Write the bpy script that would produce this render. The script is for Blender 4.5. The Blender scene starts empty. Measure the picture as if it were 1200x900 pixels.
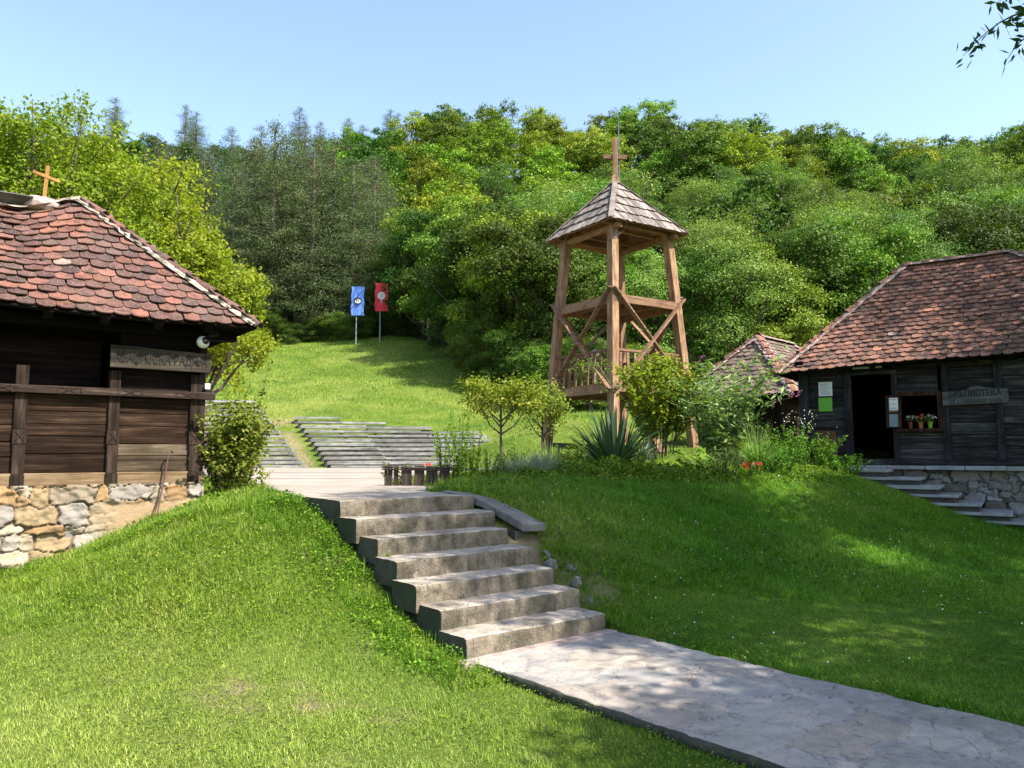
import bpy, math, random
import numpy as np
from mathutils import Vector, Matrix
random.seed(7); rng = np.random.default_rng(11)
S = bpy.context.scene; COL = S.collection
R = math.radians

# ---------------------------------------------------------------- camera, sky, sun
PITCH = R(5.1); F = 906.0; EYE = 1.6
cd = bpy.data.cameras.new('camera'); cam = bpy.data.objects.new('camera', cd); COL.objects.link(cam)
cd.sensor_width = 36; cd.lens = F/1200*36; cd.clip_start = .05; cd.clip_end = 3000
cam.location = (0, 0, EYE); cam.rotation_euler = (R(90)+PITCH, 0, 0); S.camera = cam
S.render.resolution_x = 1024; S.render.resolution_y = 768
SUN_EL = R(50); SUN_AZ = R(122)          # clockwise from +Y
w = bpy.data.worlds.new('World'); S.world = w; w.use_nodes = True
nt = w.node_tree; bg = nt.nodes['Background']
sky = nt.nodes.new('ShaderNodeTexSky'); sky.sky_type = 'NISHITA'; sky.sun_disc = False
sky.sun_elevation = SUN_EL; sky.sun_rotation = SUN_AZ; sky.air_density = 1.0; sky.dust_density = 1.2; sky.ozone_density = 0.2
nt.links.new(sky.outputs[0], bg.inputs[0]); bg.inputs[1].default_value = .15
sl = bpy.data.lights.new('sun', 'SUN'); sun = bpy.data.objects.new('sun', sl); COL.objects.link(sun)
sl.energy = 4.9; sl.angle = R(.5); sl.color = (1, .945, .86)
SD = Vector((math.sin(SUN_AZ)*math.cos(SUN_EL), math.cos(SUN_AZ)*math.cos(SUN_EL), math.sin(SUN_EL)))
sun.rotation_euler = SD.to_track_quat('Z', 'Y').to_euler(); sun.location = (20, -20, 40)
vs = S.view_settings; vs.view_transform = 'Standard'; vs.look = 'None'; vs.exposure = 1.35; vs.gamma = 1
S.cycles.max_bounces = 6; S.cycles.diffuse_bounces = 3; S.cycles.transmission_bounces = 3; S.cycles.transparent_max_bounces = 4

# ---------------------------------------------------------------- helpers
cP, sP = math.cos(PITCH), math.sin(PITCH)
def P(px, py, Y):
    b = (450-py)/F                       # yc/zc
    # yc=-Y s + Z c ; zc = Y c + Z s
    Z = Y*(b*cP+sP)/(cP-b*sP)
    zc = Y*cP+Z*sP
    return Vector(((px-600)/F*zc, Y, Z+EYE))
def G(px, py, z):
    b = (450-py)/F; k = (b*cP+sP)/(cP-b*sP)
    return P(px, py, (z-EYE)/k)
def tag(o, label=None, cat=None, group=None, kind=None):
    if label: o['label'] = label
    if cat: o['category'] = cat
    if group: o['group'] = group
    if kind: o['kind'] = kind
    return o
def thing(name, label, cat, loc=(0, 0, 0), rz=0, group=None):
    o = bpy.data.objects.new(name, None); COL.objects.link(o); o.empty_display_size = .2
    o.location = loc; o.rotation_euler = (0, 0, rz); return tag(o, label, cat, group)
def link(name, me, mat, parent=None):
    o = bpy.data.objects.new(name, me); COL.objects.link(o)
    if mat is not None:
        for m in (mat if isinstance(mat, (list, tuple)) else [mat]): me.materials.append(m)
    if parent: o.parent = parent
    return o
def copy_tree(o, parent=None):
    c = o.copy(); COL.objects.link(c)
    if parent: c.parent = parent
    for ch in list(o.children): copy_tree(ch, c)
    return c

class MB:
    """plain mesh collector"""
    def __init__(s): s.v = []; s.f = []; s.m = []
    def add(s, vs, fs, m=0):
        b = len(s.v); s.v += [tuple(v) for v in vs]; s.f += [tuple(b+i for i in f) for f in fs]; s.m += [m]*len(fs)
    def box(s, x0, x1, y0, y1, z0, z1, j=0, m=0):
        r = lambda: random.uniform(-j, j)
        v = [(x+r(), y+r(), z+r()) for z in (z0, z1) for y in (y0, y1) for x in (x0, x1)]
        s.add(v, [(0, 2, 3, 1), (4, 5, 7, 6), (0, 1, 5, 4), (2, 6, 7, 3), (0, 4, 6, 2), (1, 3, 7, 5)], m)
    def beam(s, a, b, w, h, up=(0, 0, 1), roll=0, m=0, w2=None, h2=None):
        a = Vector(a); b = Vector(b); d = (b-a).normalized(); u = Vector(up)
        if abs(d.dot(u)) > .98: u = Vector((0, 1, 0))
        x = d.cross(u).normalized(); y = x.cross(d).normalized()
        if roll: q = Matrix.Rotation(roll, 3, d); x = q@x; y = q@y
        v = []
        for p, ww, hh in ((a, w, h), (b, w2 or w, h2 or h)):
            for sx, sy in ((-1, -1), (1, -1), (1, 1), (-1, 1)): v.append(p+x*sx*ww/2+y*sy*hh/2)
        s.add(v, [(0, 1, 2, 3), (7, 6, 5, 4), (0, 4, 5, 1), (1, 5, 6, 2), (2, 6, 7, 3), (3, 7, 4, 0)], m)
    def tube(s, pts, rad, n=6, m=0, cap=True):
        pts = [Vector(p) for p in pts]
        if not isinstance(rad, (list, tuple)): rad = [rad]*len(pts)
        vs = []; prev = None
        for i, p in enumerate(pts):
            d = (pts[min(i+1, len(pts)-1)]-pts[max(i-1, 0)]).normalized()
            x = d.cross(Vector((.3, .2, 1)) if prev is None else prev); 
            if prev is not None: x = prev-d*prev.dot(d)
            x.normalize(); prev = x; y = d.cross(x)
            for k in range(n):
                a = 2*math.pi*k/n; vs.append(p+(x*math.cos(a)+y*math.sin(a))*rad[i])
        fs = []
        for i in range(len(pts)-1):
            for k in range(n):
                fs.append((i*n+k, i*n+(k+1) % n, (i+1)*n+(k+1) % n, (i+1)*n+k))
        if cap: fs.append(tuple(range(n))[::-1]); fs.append(tuple((len(pts)-1)*n+k for k in range(n)))
        s.add(vs, fs, m)
    def prism(s, pts, z0, z1, m=0):
        n = len(pts)
        v = [(p[0], p[1], z0) for p in pts]+[(p[0], p[1], z1) for p in pts]
        s.add(v, [tuple(range(n))[::-1], tuple(range(n, 2*n))]+[(i, (i+1) % n, n+(i+1) % n, n+i) for i in range(n)], m)
    def sphere(s, c, r, n=10, k=7, sc=(1, 1, 1), m=0):
        vs = [(c[0], c[1], c[2]-r*sc[2])]
        for i in range(1, k):
            a = math.pi*i/k
            for j in range(n):
                b = 2*math.pi*j/n; vs.append((c[0]+r*sc[0]*math.sin(a)*math.cos(b), c[1]+r*sc[1]*math.sin(a)*math.sin(b), c[2]-r*sc[2]*math.cos(a)))
        vs.append((c[0], c[1], c[2]+r*sc[2])); fs = []
        for j in range(n): fs.append((0, 1+(j+1) % n, 1+j)); fs.append((len(vs)-1, 1+(k-2)*n+j, 1+(k-2)*n+(j+1) % n))
        for i in range(k-2):
            for j in range(n): fs.append((1+i*n+j, 1+i*n+(j+1) % n, 1+(i+1)*n+(j+1) % n, 1+(i+1)*n+j))
        s.add(vs, fs, m)
    def build(s, name, mat, parent=None, bevel=0, smooth=False):
        me = bpy.data.meshes.new(name); me.from_pydata(s.v, [], s.f); me.update()
        o = link(name, me, mat, parent)
        if any(s.m): me.polygons.foreach_set('material_index', s.m)
        if smooth: me.polygons.foreach_set('use_smooth', [True]*len(me.polygons))
        if bevel:
            b = o.modifiers.new('bevel', 'BEVEL'); b.width = bevel; b.segments = 2; b.limit_method = 'ANGLE'
        return o

def np_mesh(name, V, k, attrs=None, smooth=False, faces=None):
    """V (N*k,3) independent k-gons, or faces (M,k)"""
    me = bpy.data.meshes.new(name); V = np.ascontiguousarray(V, dtype=np.float32)
    idx = np.arange(len(V), dtype=np.int32) if faces is None else np.ascontiguousarray(faces, dtype=np.int32).ravel()
    nf = len(idx)//k
    me.vertices.add(len(V)); me.vertices.foreach_set('co', V.ravel())
    me.loops.add(len(idx)); me.loops.foreach_set('vertex_index', idx)
    me.polygons.add(nf); me.polygons.foreach_set('loop_start', np.arange(nf, dtype=np.int32)*k)
    if smooth: me.polygons.foreach_set('use_smooth', np.ones(nf, dtype=bool))
    me.update(calc_edges=True)
    for n, a in (attrs or {}).items():
        if a.ndim == 1:
            t = me.attributes.new(n, 'FLOAT', 'POINT'); t.data.foreach_set('value', a.astype(np.float32))
        else:
            t = me.attributes.new(n, 'FLOAT_COLOR', 'POINT'); c = np.ones((len(a), 4), np.float32); c[:, :3] = a; t.data.foreach_set('color', c.ravel())
    return me
def vnoise(x, y, seed=0):
    x = np.asarray(x, float); y = np.asarray(y, float)
    xi = np.floor(x).astype(np.int64); yi = np.floor(y).astype(np.int64); fx = x-xi; fy = y-yi
    fx = fx*fx*(3-2*fx); fy = fy*fy*(3-2*fy)
    def h(a, b):
        n = (a*374761393+b*668265263+seed*1442695041) & 0x7fffffff
        n = ((n ^ (n >> 13))*1274126177) & 0x7fffffff
        return ((n ^ (n >> 16)) & 0xffff)/65535.0
    return (h(xi, yi)*(1-fx)+h(xi+1, yi)*fx)*(1-fy)+(h(xi, yi+1)*(1-fx)+h(xi+1, yi+1)*fx)*fy
def fbm(x, y, seed=0, o=4):
    s = 0; a = .5
    for i in range(o): s = s+a*vnoise(x*2**i, y*2**i, seed+i); a *= .5
    return s

# ---------------------------------------------------------------- materials
class NT:
    def __init__(s, name):
        s.m = bpy.data.materials.new(name); s.m.use_nodes = True; s.t = s.m.node_tree
        s.b = s.t.nodes['Principled BSDF']; s.out = s.t.nodes['Material Output']
    def n(s, typ, **kw):
        o = s.t.nodes.new(typ)
        for k, v in kw.items():
            if k in o.inputs and not hasattr(o, k): s.i(o, k, v)
            elif hasattr(o, k): setattr(o, k, v)
            else: s.i(o, k, v)
        return o
    def i(s, o, k, v):
        t = o.inputs[k]
        if isinstance(v, bpy.types.NodeSocket): s.t.links.new(v, t)
        elif isinstance(v, bpy.types.Node): s.t.links.new(v.outputs[0], t)
        else: t.default_value = v
    def coord(s, scale=(1, 1, 1), what='Object'):
        tc = s.n('ShaderNodeTexCoord'); mp = s.n('ShaderNodeMapping'); s.i(mp, 'Scale', scale); s.t.links.new(tc.outputs[what], mp.inputs[0]); return mp.outputs[0]
    def noise(s, scale, vec=None, detail=4, rough=.6, dist=0):
        o = s.n('ShaderNodeTexNoise'); s.i(o, 'Scale', scale); s.i(o, 'Detail', detail); s.i(o, 'Roughness', rough); s.i(o, 'Distortion', dist)
        if vec is not None: s.i(o, 'Vector', vec)
        return o.outputs[0]
    def ramp(s, fac, stops):
        o = s.n('ShaderNodeValToRGB'); s.i(o, 0, fac); e = o.color_ramp.elements
        while len(e) < len(stops): e.new(.5)
        for el, (p, c) in zip(e, stops): el.position = p; el.color = (*c, 1) if len(c) == 3 else c
        return o.outputs[0]
    def mix(s, fac, a, b, typ='MIX'):
        o = s.n('ShaderNodeMix', data_type='RGBA', blend_type=typ)
        s.i(o, 0, fac)
        for k, v in ((6, a), (7, b)):
            if isinstance(v, tuple): v = (*v, 1) if len(v) == 3 else v
            s.i(o, k, v)
        return o.outputs[2]
    def math(s, op, a, b=0.0):
        o = s.n('ShaderNodeMath', operation=op); s.i(o, 0, a); s.i(o, 1, b); return o.outputs[0]
    def mr(s, v, a, b, c, d):
        o = s.n('ShaderNodeMapRange'); s.i(o, 0, v); s.i(o, 1, a); s.i(o, 2, b); s.i(o, 3, c); s.i(o, 4, d); return o.outputs[0]
    def island(s):
        return s.n('ShaderNodeNewGeometry').outputs['Random Per Island']
    def attr(s, name, out='Fac'):
        return s.n('ShaderNodeAttribute', attribute_name=name).outputs[out]
    def bump(s, h, strength=.5, dist=.02):
        o = s.n('ShaderNodeBump'); s.i(o, 'Strength', strength); s.i(o, 'Distance', dist); s.i(o, 'Height', h); s.i(s.b, 'Normal', o.outputs[0])
    def fin(s, col, rough=.85, spec=.3):
        s.i(s.b, 'Base Color', col if not isinstance(col, tuple) else (*col, 1)); s.i(s.b, 'Roughness', rough); s.i(s.b, 'Specular IOR Level', spec); return s.m

def leaf_mat(name, c0, c1, c2=None, trans=.4, hue=.03, val=.25, rough=.58, spec=.2):
    m = NT(name); r = m.attr('rnd')
    col = m.ramp(r, [(0, c0), (1, c1)] if c2 is None else [(0, c0), (.7, c1), (1, c2)])
    oi = m.n('ShaderNodeObjectInfo').outputs['Random']
    hs = m.n('ShaderNodeHueSaturation'); m.i(hs, 'Hue', m.mr(oi, 0, 1, .5-hue, .5+hue)); m.i(hs, 'Value', m.mr(m.math('FRACT', m.math('MULTIPLY', oi, 7.31)), 0, 1, 1-val, 1+val)); m.i(hs, 'Color', col)
    m.fin(hs.outputs[0], rough, spec)
    tr = m.n('ShaderNodeBsdfTranslucent'); tc = m.mix(1.0, hs.outputs[0], (1.0, 1.15, .5), 'MULTIPLY'); m.i(tr, 'Color', tc)
    mx = m.n('ShaderNodeMixShader'); m.i(mx, 0, trans); m.i(mx, 1, m.b.outputs[0]); m.i(mx, 2, tr.outputs[0]); m.i(m.out, 'Surface', mx.outputs[0])
    return m.m
def wood_mat(name, dark, mid, light, axis=2, per=.35, rough=.8, bump=.5, scale=1.0):
    m = NT(name); isl = m.island()
    sc = [22*scale]*3; sc[axis] = 1.3*scale
    v = m.coord(tuple(sc)); va = m.n('ShaderNodeVectorMath', operation='ADD'); m.i(va, 0, v)
    cx = m.n('ShaderNodeCombineXYZ'); m.i(cx, 0, m.math('MULTIPLY', isl, 37.0)); m.i(cx, 1, m.math('MULTIPLY', isl, 91.0)); m.i(va, 1, cx.outputs[0])
    n1 = m.noise(1, va.outputs[0], 6, .65, .4); n2 = m.noise(3.0, m.coord((1, 1, 1)), 4)
    c = m.ramp(n1, [(.3, dark), (.52, mid), (.72, light)])
    c = m.mix(m.mr(n2, .35, .7, 0, .5), c, tuple(x*.55 for x in dark))
    hs = m.n('ShaderNodeHueSaturation'); m.i(hs, 'Value', m.mr(isl, 0, 1, 1-per, 1+per)); m.i(hs, 'Color', c)
    m.bump(n1, bump*1.3, .012); return m.fin(hs.outputs[0], rough+.08, .07)
def plain(name, col, rough=.6, spec=.4, metal=0):
    m = NT(name); n = m.noise(9, m.coord()); c = m.mix(m.mr(n, .3, .7, 0, .35), col, tuple(x*.7 for x in col)); m.i(m.b, 'Metallic', metal); return m.fin(c, rough, spec)

M = {}
M['cabin_wood_h'] = wood_mat('dark_plank_wood', (.008, .005, .003), (.026, .0145, .009), (.08, .05, .032), 0, .5)
M['worn_plank'] = wood_mat('worn_low_plank_wood', (.03, .022, .014), (.085, .062, .04), (.17, .13, .09), 0, .3)
M['shaded_wood'] = wood_mat('shade_black_wood', (.003, .002, .002), (.009, .006, .005), (.02, .014, .011), 0, .3)  # near-black wood: under-eave and interior shade put into the colour
M['cabin_wood_v'] = wood_mat('dark_post_wood', (.010, .007, .006), (.032, .021, .015), (.085, .06, .045), 2, .3)
M['lib_dark'] = wood_mat('dark_window_wood', (.015, .008, .006), (.04, .02, .014), (.09, .05, .035), 2, .2)
M['cabin_rail'] = wood_mat('carved_rail_wood', (.014, .010, .008), (.045, .031, .023), (.15, .115, .09), 0, .1)
M['sill_tan'] = wood_mat('tan_sill_wood', (.09, .055, .03), (.2, .135, .075), (.30, .22, .14), 0, .15)
M['lib_wood_h'] = wood_mat('grey_plank_wood', (.010, .009, .009), (.036, .034, .034), (.12, .115, .113), 0, .4)
M['lib_wood_v'] = wood_mat('grey_post_wood', (.010, .010, .011), (.032, .032, .036), (.08, .08, .088), 2, .25)
M['tower_v'] = wood_mat('weathered_post_wood', (.13, .072, .042), (.33, .195, .11), (.47, .35, .25), 2, .25)
M['tower_h'] = wood_mat('weathered_beam_wood', (.11, .062, .04), (.27, .16, .095), (.38, .28, .20), 0, .35)
M['tower_d'] = wood_mat('brown_board_wood', (.11, .055, .03), (.30, .16, .085), (.42, .26, .15), 1, .25)
M['shingle'] = wood_mat('grey_shingle_wood', (.09, .072, .062), (.22, .185, .16), (.37, .33, .30), 2, .5)
M['sign_wood'] = wood_mat('sign_board_wood', (.016, .013, .009), (.052, .043, .032), (.12, .10, .08), 0, .05)
M['sign_grey'] = wood_mat('grey_sign_wood', (.045, .045, .043), (.11, .11, .105), (.2, .2, .19), 0, .05)
M['letter'] = plain('carved_letter_dark', (.008, .007, .006), .8)
M['bench'] = wood_mat('pale_bench_wood', (.13, .13, .122), (.30, .29, .275), (.45, .435, .41), 0, .2)
M['bench_side'] = wood_mat('bench_support_wood', (.03, .028, .026), (.08, .072, .065), (.14, .13, .12), 0, .2)
M['picket'] = wood_mat('picket_wood', (.02, .016, .013), (.06, .048, .04), (.13, .11, .09), 2, .3)
M['black'] = plain('black_interior', (.006, .005, .005), .95, .1)  # darkness of the room put into the floor colour
M['cross_yellow'] = wood_mat('ochre_cross_wood', (.2, .10, .03), (.34, .19, .06), (.45, .28, .11), 2, .05)
M['white_plastic'] = plain('white_plastic', (.62, .62, .58), .35)
M['dark_glass'] = plain('black_glass', (.01, .01, .012), .08, .6)
M['paper_white'] = plain('white_paper', (.62, .62, .62), .8)
M['paper_green'] = plain('green_paper', (.12, .36, .04), .8)
M['paper_blue'] = plain('blue_grey_paper', (.14, .19, .22), .6)
M['rust'] = plain('rusty_board', (.10, .04, .025), .8)
M['metal'] = plain('grey_metal', (.18, .18, .18), .4, .5, .7)
M['cable'] = plain('brown_cable', (.10, .05, .03), .7)
M['flag_pole'] = plain('pole_paint', (.22, .24, .26), .5)
def tile_mat(name, a, b, c, lich):
    m = NT(name); isl = m.island()
    col = m.ramp(isl, [(0, a), (.3, b), (.55, c), (.8, b), (.985, b), (1, tuple(x*.75 for x in lich))])
    n = m.noise(7, m.coord(), 5, .7); n2 = m.noise(60, m.coord(), 4, .7); n3 = m.noise(1.6, m.coord(), 3)
    hv = m.n('ShaderNodeHueSaturation'); m.i(hv, 'Value', m.mr(m.math('FRACT', m.math('MULTIPLY', isl, 53.7)), 0, 1, .6, 1.35)); m.i(hv, 'Color', col); col = hv.outputs[0]
    col = m.mix(m.mr(n, .46, .66, 0, .75), col, tuple(x*.42 for x in a))
    col = m.mix(m.mr(n2, .55, .68, 0, .75), col, lich)
    col = m.mix(m.mr(n3, .5, .7, 0, .35), col, (.10, .085, .07))
    m.bump(n2, .35, .01); return m.fin(col, .85, .25)
M['tile_old'] = tile_mat('old_red_tile', (.055, .032, .028), (.115, .057, .045), (.18, .072, .048), (.28, .22, .17))
M['tile_lib'] = tile_mat('weathered_red_tile', (.085, .045, .036), (.19, .092, .064), (.28, .118, .07), (.34, .27, .215))
M['tile_hut'] = tile_mat('brown_hut_tile', (.09, .062, .048), (.18, .13, .10), (.23, .14, .10), (.34, .29, .25))
M['hip'] = tile_mat('hip_tile', (.12, .055, .038), (.22, .09, .055), (.28, .125, .075), (.36, .28, .21))
def rough_mat(name, a, b, sc=6, rough=.9, bs=.5, c=None, cr=False):
    m = NT(name); n = m.noise(sc, m.coord(), 7, .68); n2 = m.noise(sc*9, m.coord(), 4, .7)
    col = m.ramp(n, [(.3, a), (.7, b)]); col = m.mix(m.mr(n2, .5, .75, 0, .4), col, tuple(x*.5 for x in a))
    if c: col = m.mix(m.mr(m.noise(sc*.4, m.coord(), 4), .5, .62, 0, .8), col, c)
    if cr:
        v = m.coord(); st = m.noise(5, m.coord((5, 5, .6)), 5, .7); col = m.mix(m.mr(st, .5, .66, 0, .55), col, (.05, .045, .03))
        sp = m.noise(140, v, 3, .6); col = m.mix(m.mr(sp, .6, .7, 0, .6), col, (.04, .036, .03)); col = m.mix(m.mr(sp, .3, .4, .5, 0), col, (.5, .47, .4))
        vo = m.n('ShaderNodeTexVoronoi', feature='DISTANCE_TO_EDGE'); nz = m.n('ShaderNodeTexNoise'); m.i(nz, 'Scale', 4.0); m.i(nz, 'Detail', 5); m.i(nz, 'Vector', v); va = m.n('ShaderNodeVectorMath', operation='MULTIPLY_ADD'); m.i(va, 0, nz.outputs['Color']); m.i(va, 1, (.5, .5, .5)); m.i(va, 2, v); m.i(vo, 'Vector', va.outputs[0]); m.i(vo, 'Scale', 1.7)
        col = m.mix(m.math('MULTIPLY', m.mr(vo.outputs['Distance'], 0, .010, .9, 0), m.mr(m.noise(1.3, v, 2), .45, .6, 0, 1)), col, (.03, .028, .02))
    m.bump(m.math('ADD', n, m.math('MULTIPLY', n2, .5)), bs, .02); return m.fin(col, rough, .25)
M['mortar'] = rough_mat('lime_mortar', (.22, .19, .15), (.42, .36, .29), 8, c=(.10, .09, .075))
M['mortar_pink'] = rough_mat('pink_mortar', (.20, .15, .13), (.42, .33, .29), 8)
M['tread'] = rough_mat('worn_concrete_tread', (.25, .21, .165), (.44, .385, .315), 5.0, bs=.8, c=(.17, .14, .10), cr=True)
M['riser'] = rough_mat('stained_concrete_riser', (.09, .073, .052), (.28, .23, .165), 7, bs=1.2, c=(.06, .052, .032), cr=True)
M['flank'] = rough_mat('shaded_mossy_flank', (.035, .035, .026), (.09, .085, .065), 4, bs=.8, c=(.03, .04, .02))  # dark side faces: shade put into the concrete colour, with mossy green patches
M['ramp'] = rough_mat('grey_ramp_concrete', (.11, .10, .09), (.22, .20, .178), 6, bs=.6)
M['lib_step'] = rough_mat('dark_stone_step', (.03, .03, .03), (.09, .09, .088), 4, bs=.6)
M['lib_tread'] = rough_mat('worn_stone_tread', (.16, .17, .175), (.30, .31, .315), 4, bs=.4)
M['rock'] = rough_mat('grey_rubble_stone', (.08, .075, .07), (.25, .235, .21), 5, bs=.7)
def stone_mat(name):
    m = NT(name); c = m.attr('col', 'Color'); n = m.noise(14, m.coord(), 7, .7); n2 = m.noise(70, m.coord(), 4, .7)
    c2 = m.mix(m.mr(n, .3, .75, 0, .55), c, (.75, .62, .45), 'MULTIPLY'); c2 = m.mix(m.mr(n2, .5, .8, 0, .35), c2, (.2, .15, .1), 'MULTIPLY')
    m.bump(m.math('ADD', n, m.math('MULTIPLY', n2, .4)), .6, .02); return m.fin(c2, .9, .2)
M['stone'] = stone_mat('coursed_stone')
def path_mat():
    m = NT('flagstone_path'); c = m.attr('col', 'Color'); v = m.coord(); n = m.noise(9, v, 7, .7); n2 = m.noise(55, v, 5, .75); nb = m.noise(2.2, v, 3)
    c2 = m.mix(m.mr(n, .35, .7, 0, .6), c, (.62, .6, .6), 'MULTIPLY'); c2 = m.mix(m.mr(n2, .5, .72, 0, .6), c2, (.5, .47, .44), 'MULTIPLY'); c2 = m.mix(m.mr(nb, .52, .64, 0, .35), c2, (.42, .33, .25))
    va = m.n('ShaderNodeVectorMath', operation='ADD'); m.i(va, 0, v); nz = m.n('ShaderNodeTexNoise'); m.i(nz, 'Scale', 3.0); m.i(nz, 'Detail', 5); m.i(nz, 'Vector', v); sc = m.n('ShaderNodeVectorMath', operation='SCALE'); m.i(sc, 0, nz.outputs['Color']); sc.inputs['Scale'].default_value = .45; m.i(va, 1, sc.outputs[0])
    vo = m.n('ShaderNodeTexVoronoi', feature='DISTANCE_TO_EDGE'); m.i(vo, 'Vector', va.outputs[0]); m.i(vo, 'Scale', 2.1)
    vo2 = m.n('ShaderNodeTexVoronoi', feature='DISTANCE_TO_EDGE'); m.i(vo2, 'Vector', va.outputs[0]); m.i(vo2, 'Scale', 6.5)
    k = m.mr(vo.outputs['Distance'], 0, .022, 1, 0); k = m.math('MULTIPLY', k, m.mr(n, .4, .62, .1, .7)); k2 = m.math('MULTIPLY', m.mr(vo2.outputs['Distance'], 0, .03, 1, 0), m.mr(nb, .5, .6, 0, .6))
    c2 = m.mix(m.math('MAXIMUM', k, k2), c2, (.075, .065, .055))
    m.bump(m.math('SUBTRACT', m.math('ADD', n, m.math('MULTIPLY', n2, .5)), m.math('MULTIPLY', k, .6)), .55, .015); return m.fin(c2, .9, .2)
M['path'] = path_mat()
def plaza_mat():
    m = NT('pink_concrete_paving'); v = m.coord(what='Object'); n = m.noise(1.2, v, 6, .65); n2 = m.noise(30, v, 4)
    c = m.ramp(n, [(.3, (.23, .195, .16)), (.7, (.33, .285, .24))]); c = m.mix(m.mr(n2, .5, .8, 0, .3), c, (.25, .2, .17))
    return m.fin(c, .9, .2)
M['plaza'] = plaza_mat()
M['bark'] = rough_mat('tree_bark', (.05, .038, .028), (.14, .11, .085), 9, bs=1)
M['bark_pale'] = rough_mat('pale_bark', (.12, .10, .08), (.28, .25, .22), 9, bs=1)
# foliage
M['lf_near'] = leaf_mat('fresh_green_leaf', (0.079, 0.126, 0.01), (0.187, 0.248, 0.013), (0.318, 0.346, 0.034), .45)
M['lf_a'] = leaf_mat('mid_green_leaf', (0.062, 0.119, 0.011), (0.151, 0.225, 0.02), (0.266, 0.309, 0.032), .27, .03, .38)
M['lf_b'] = leaf_mat('yellow_green_leaf', (0.076, 0.125, 0.008), (0.178, 0.25, 0.014), (0.281, 0.337, 0.024), .27, .03, .35)
M['lf_c'] = leaf_mat('blue_green_feathery_leaf', (0.073, 0.14, 0.025), (0.162, 0.245, 0.044), (0.243, 0.315, 0.067), .27, .025, .3)
M['lf_d'] = leaf_mat('deep_green_leaf', (0.025, 0.056, 0.007), (0.063, 0.113, 0.011), (0.125, 0.169, 0.022), .27, .03, .35)
M['lf_pine'] = leaf_mat('pine_needle', (0.044, 0.072, 0.03), (0.101, 0.138, 0.054), (0.189, 0.204, 0.108), .3, .03, .25, .6)
M['lf_yellow'] = leaf_mat('yellowing_leaf', (0.135, 0.172, 0.011), (0.281, 0.29, 0.018), (0.45, 0.366, 0.046), .4)
M['lf_bud'] = leaf_mat('grey_green_long_leaf', (0.105, 0.186, 0.04), (0.238, 0.342, 0.094), (0.416, 0.528, 0.213), .35)
M['lf_yucca'] = leaf_mat('yucca_blade', (.02, .05, .022), (.05, .10, .045), (.12, .17, .08), .15, .01, .1)
M['lf_hosta'] = leaf_mat('pale_broad_leaf', (.12, .22, .02), (.22, .34, .03), (.34, .42, .1), .4, .01, .1)
M['lf_lav'] = leaf_mat('silver_grey_blade', (.12, .15, .11), (.22, .26, .20), (.32, .36, .32), .3, .01, .1)
M['lf_weed'] = leaf_mat('weed_leaf', (0.046, 0.109, 0.009), (0.114, 0.218, 0.014), (0.205, 0.306, 0.028), .42, .03, .2)
M['lf_rose'] = leaf_mat('shrub_leaf_light', (0.085, 0.152, 0.013), (0.206, 0.278, 0.033), (0.411, 0.405, 0.088), .4)
M['petal_pink'] = leaf_mat('mauve_petal', (.25, .07, .18), (.45, .2, .35), None, .3)
M['petal_red'] = leaf_mat('red_petal', (.5, .02, .02), (.7, .06, .03), None, .3)
M['petal_white'] = leaf_mat('white_petal', (.6, .6, .55), (.8, .8, .75), None, .3)
M['petal_orange'] = leaf_mat('orange_petal', (.7, .15, .08), (.8, .3, .15), None, .3)
def grass_col(m, r):
    geo = m.n('ShaderNodeNewGeometry').outputs['Position']
    n = m.noise(.55, geo, 4, .6); n2 = m.noise(3.2, geo, 3, .6)
    c = m.ramp(n, [(.3, (.085, .18, .010)), (.5, (.17, .265, .024)), (.68, (.29, .34, .06))])
    c = m.mix(m.mr(n2, .56, .72, 0, .45), c, (.32, .30, .11))
    c = m.mix(m.mr(n2, .28, .42, .4, 0), c, (.03, .10, .006))
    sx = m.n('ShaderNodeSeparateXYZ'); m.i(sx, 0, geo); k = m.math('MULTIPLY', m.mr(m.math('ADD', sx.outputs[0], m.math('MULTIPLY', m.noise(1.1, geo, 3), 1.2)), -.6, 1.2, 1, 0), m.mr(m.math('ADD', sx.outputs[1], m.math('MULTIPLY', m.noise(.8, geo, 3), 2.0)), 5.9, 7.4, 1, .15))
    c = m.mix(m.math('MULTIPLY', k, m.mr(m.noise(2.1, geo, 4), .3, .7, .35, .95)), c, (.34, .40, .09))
    rk = m.math('MULTIPLY', m.mr(sx.outputs[0], .2, 1.6, 0, 1), m.mr(sx.outputs[1], 13, 17, 1, 0)); c = m.mix(rk, c, m.mix(1.0, c, (.62, .92, .45), 'MULTIPLY'))  # right lawn: lush clover green, with its shade put into the colour
    return c, n2
def grass_mat():
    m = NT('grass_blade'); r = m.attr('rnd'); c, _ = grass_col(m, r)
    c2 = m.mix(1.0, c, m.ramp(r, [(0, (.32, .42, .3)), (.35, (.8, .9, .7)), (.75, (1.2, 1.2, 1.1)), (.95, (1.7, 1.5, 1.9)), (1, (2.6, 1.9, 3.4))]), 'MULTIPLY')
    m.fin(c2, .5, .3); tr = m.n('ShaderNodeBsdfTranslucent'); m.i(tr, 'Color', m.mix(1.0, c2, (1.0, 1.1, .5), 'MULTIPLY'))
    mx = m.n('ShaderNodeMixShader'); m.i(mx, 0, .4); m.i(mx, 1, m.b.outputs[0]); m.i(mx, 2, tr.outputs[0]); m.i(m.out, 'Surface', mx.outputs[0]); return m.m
M['grass'] = grass_mat()
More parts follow.
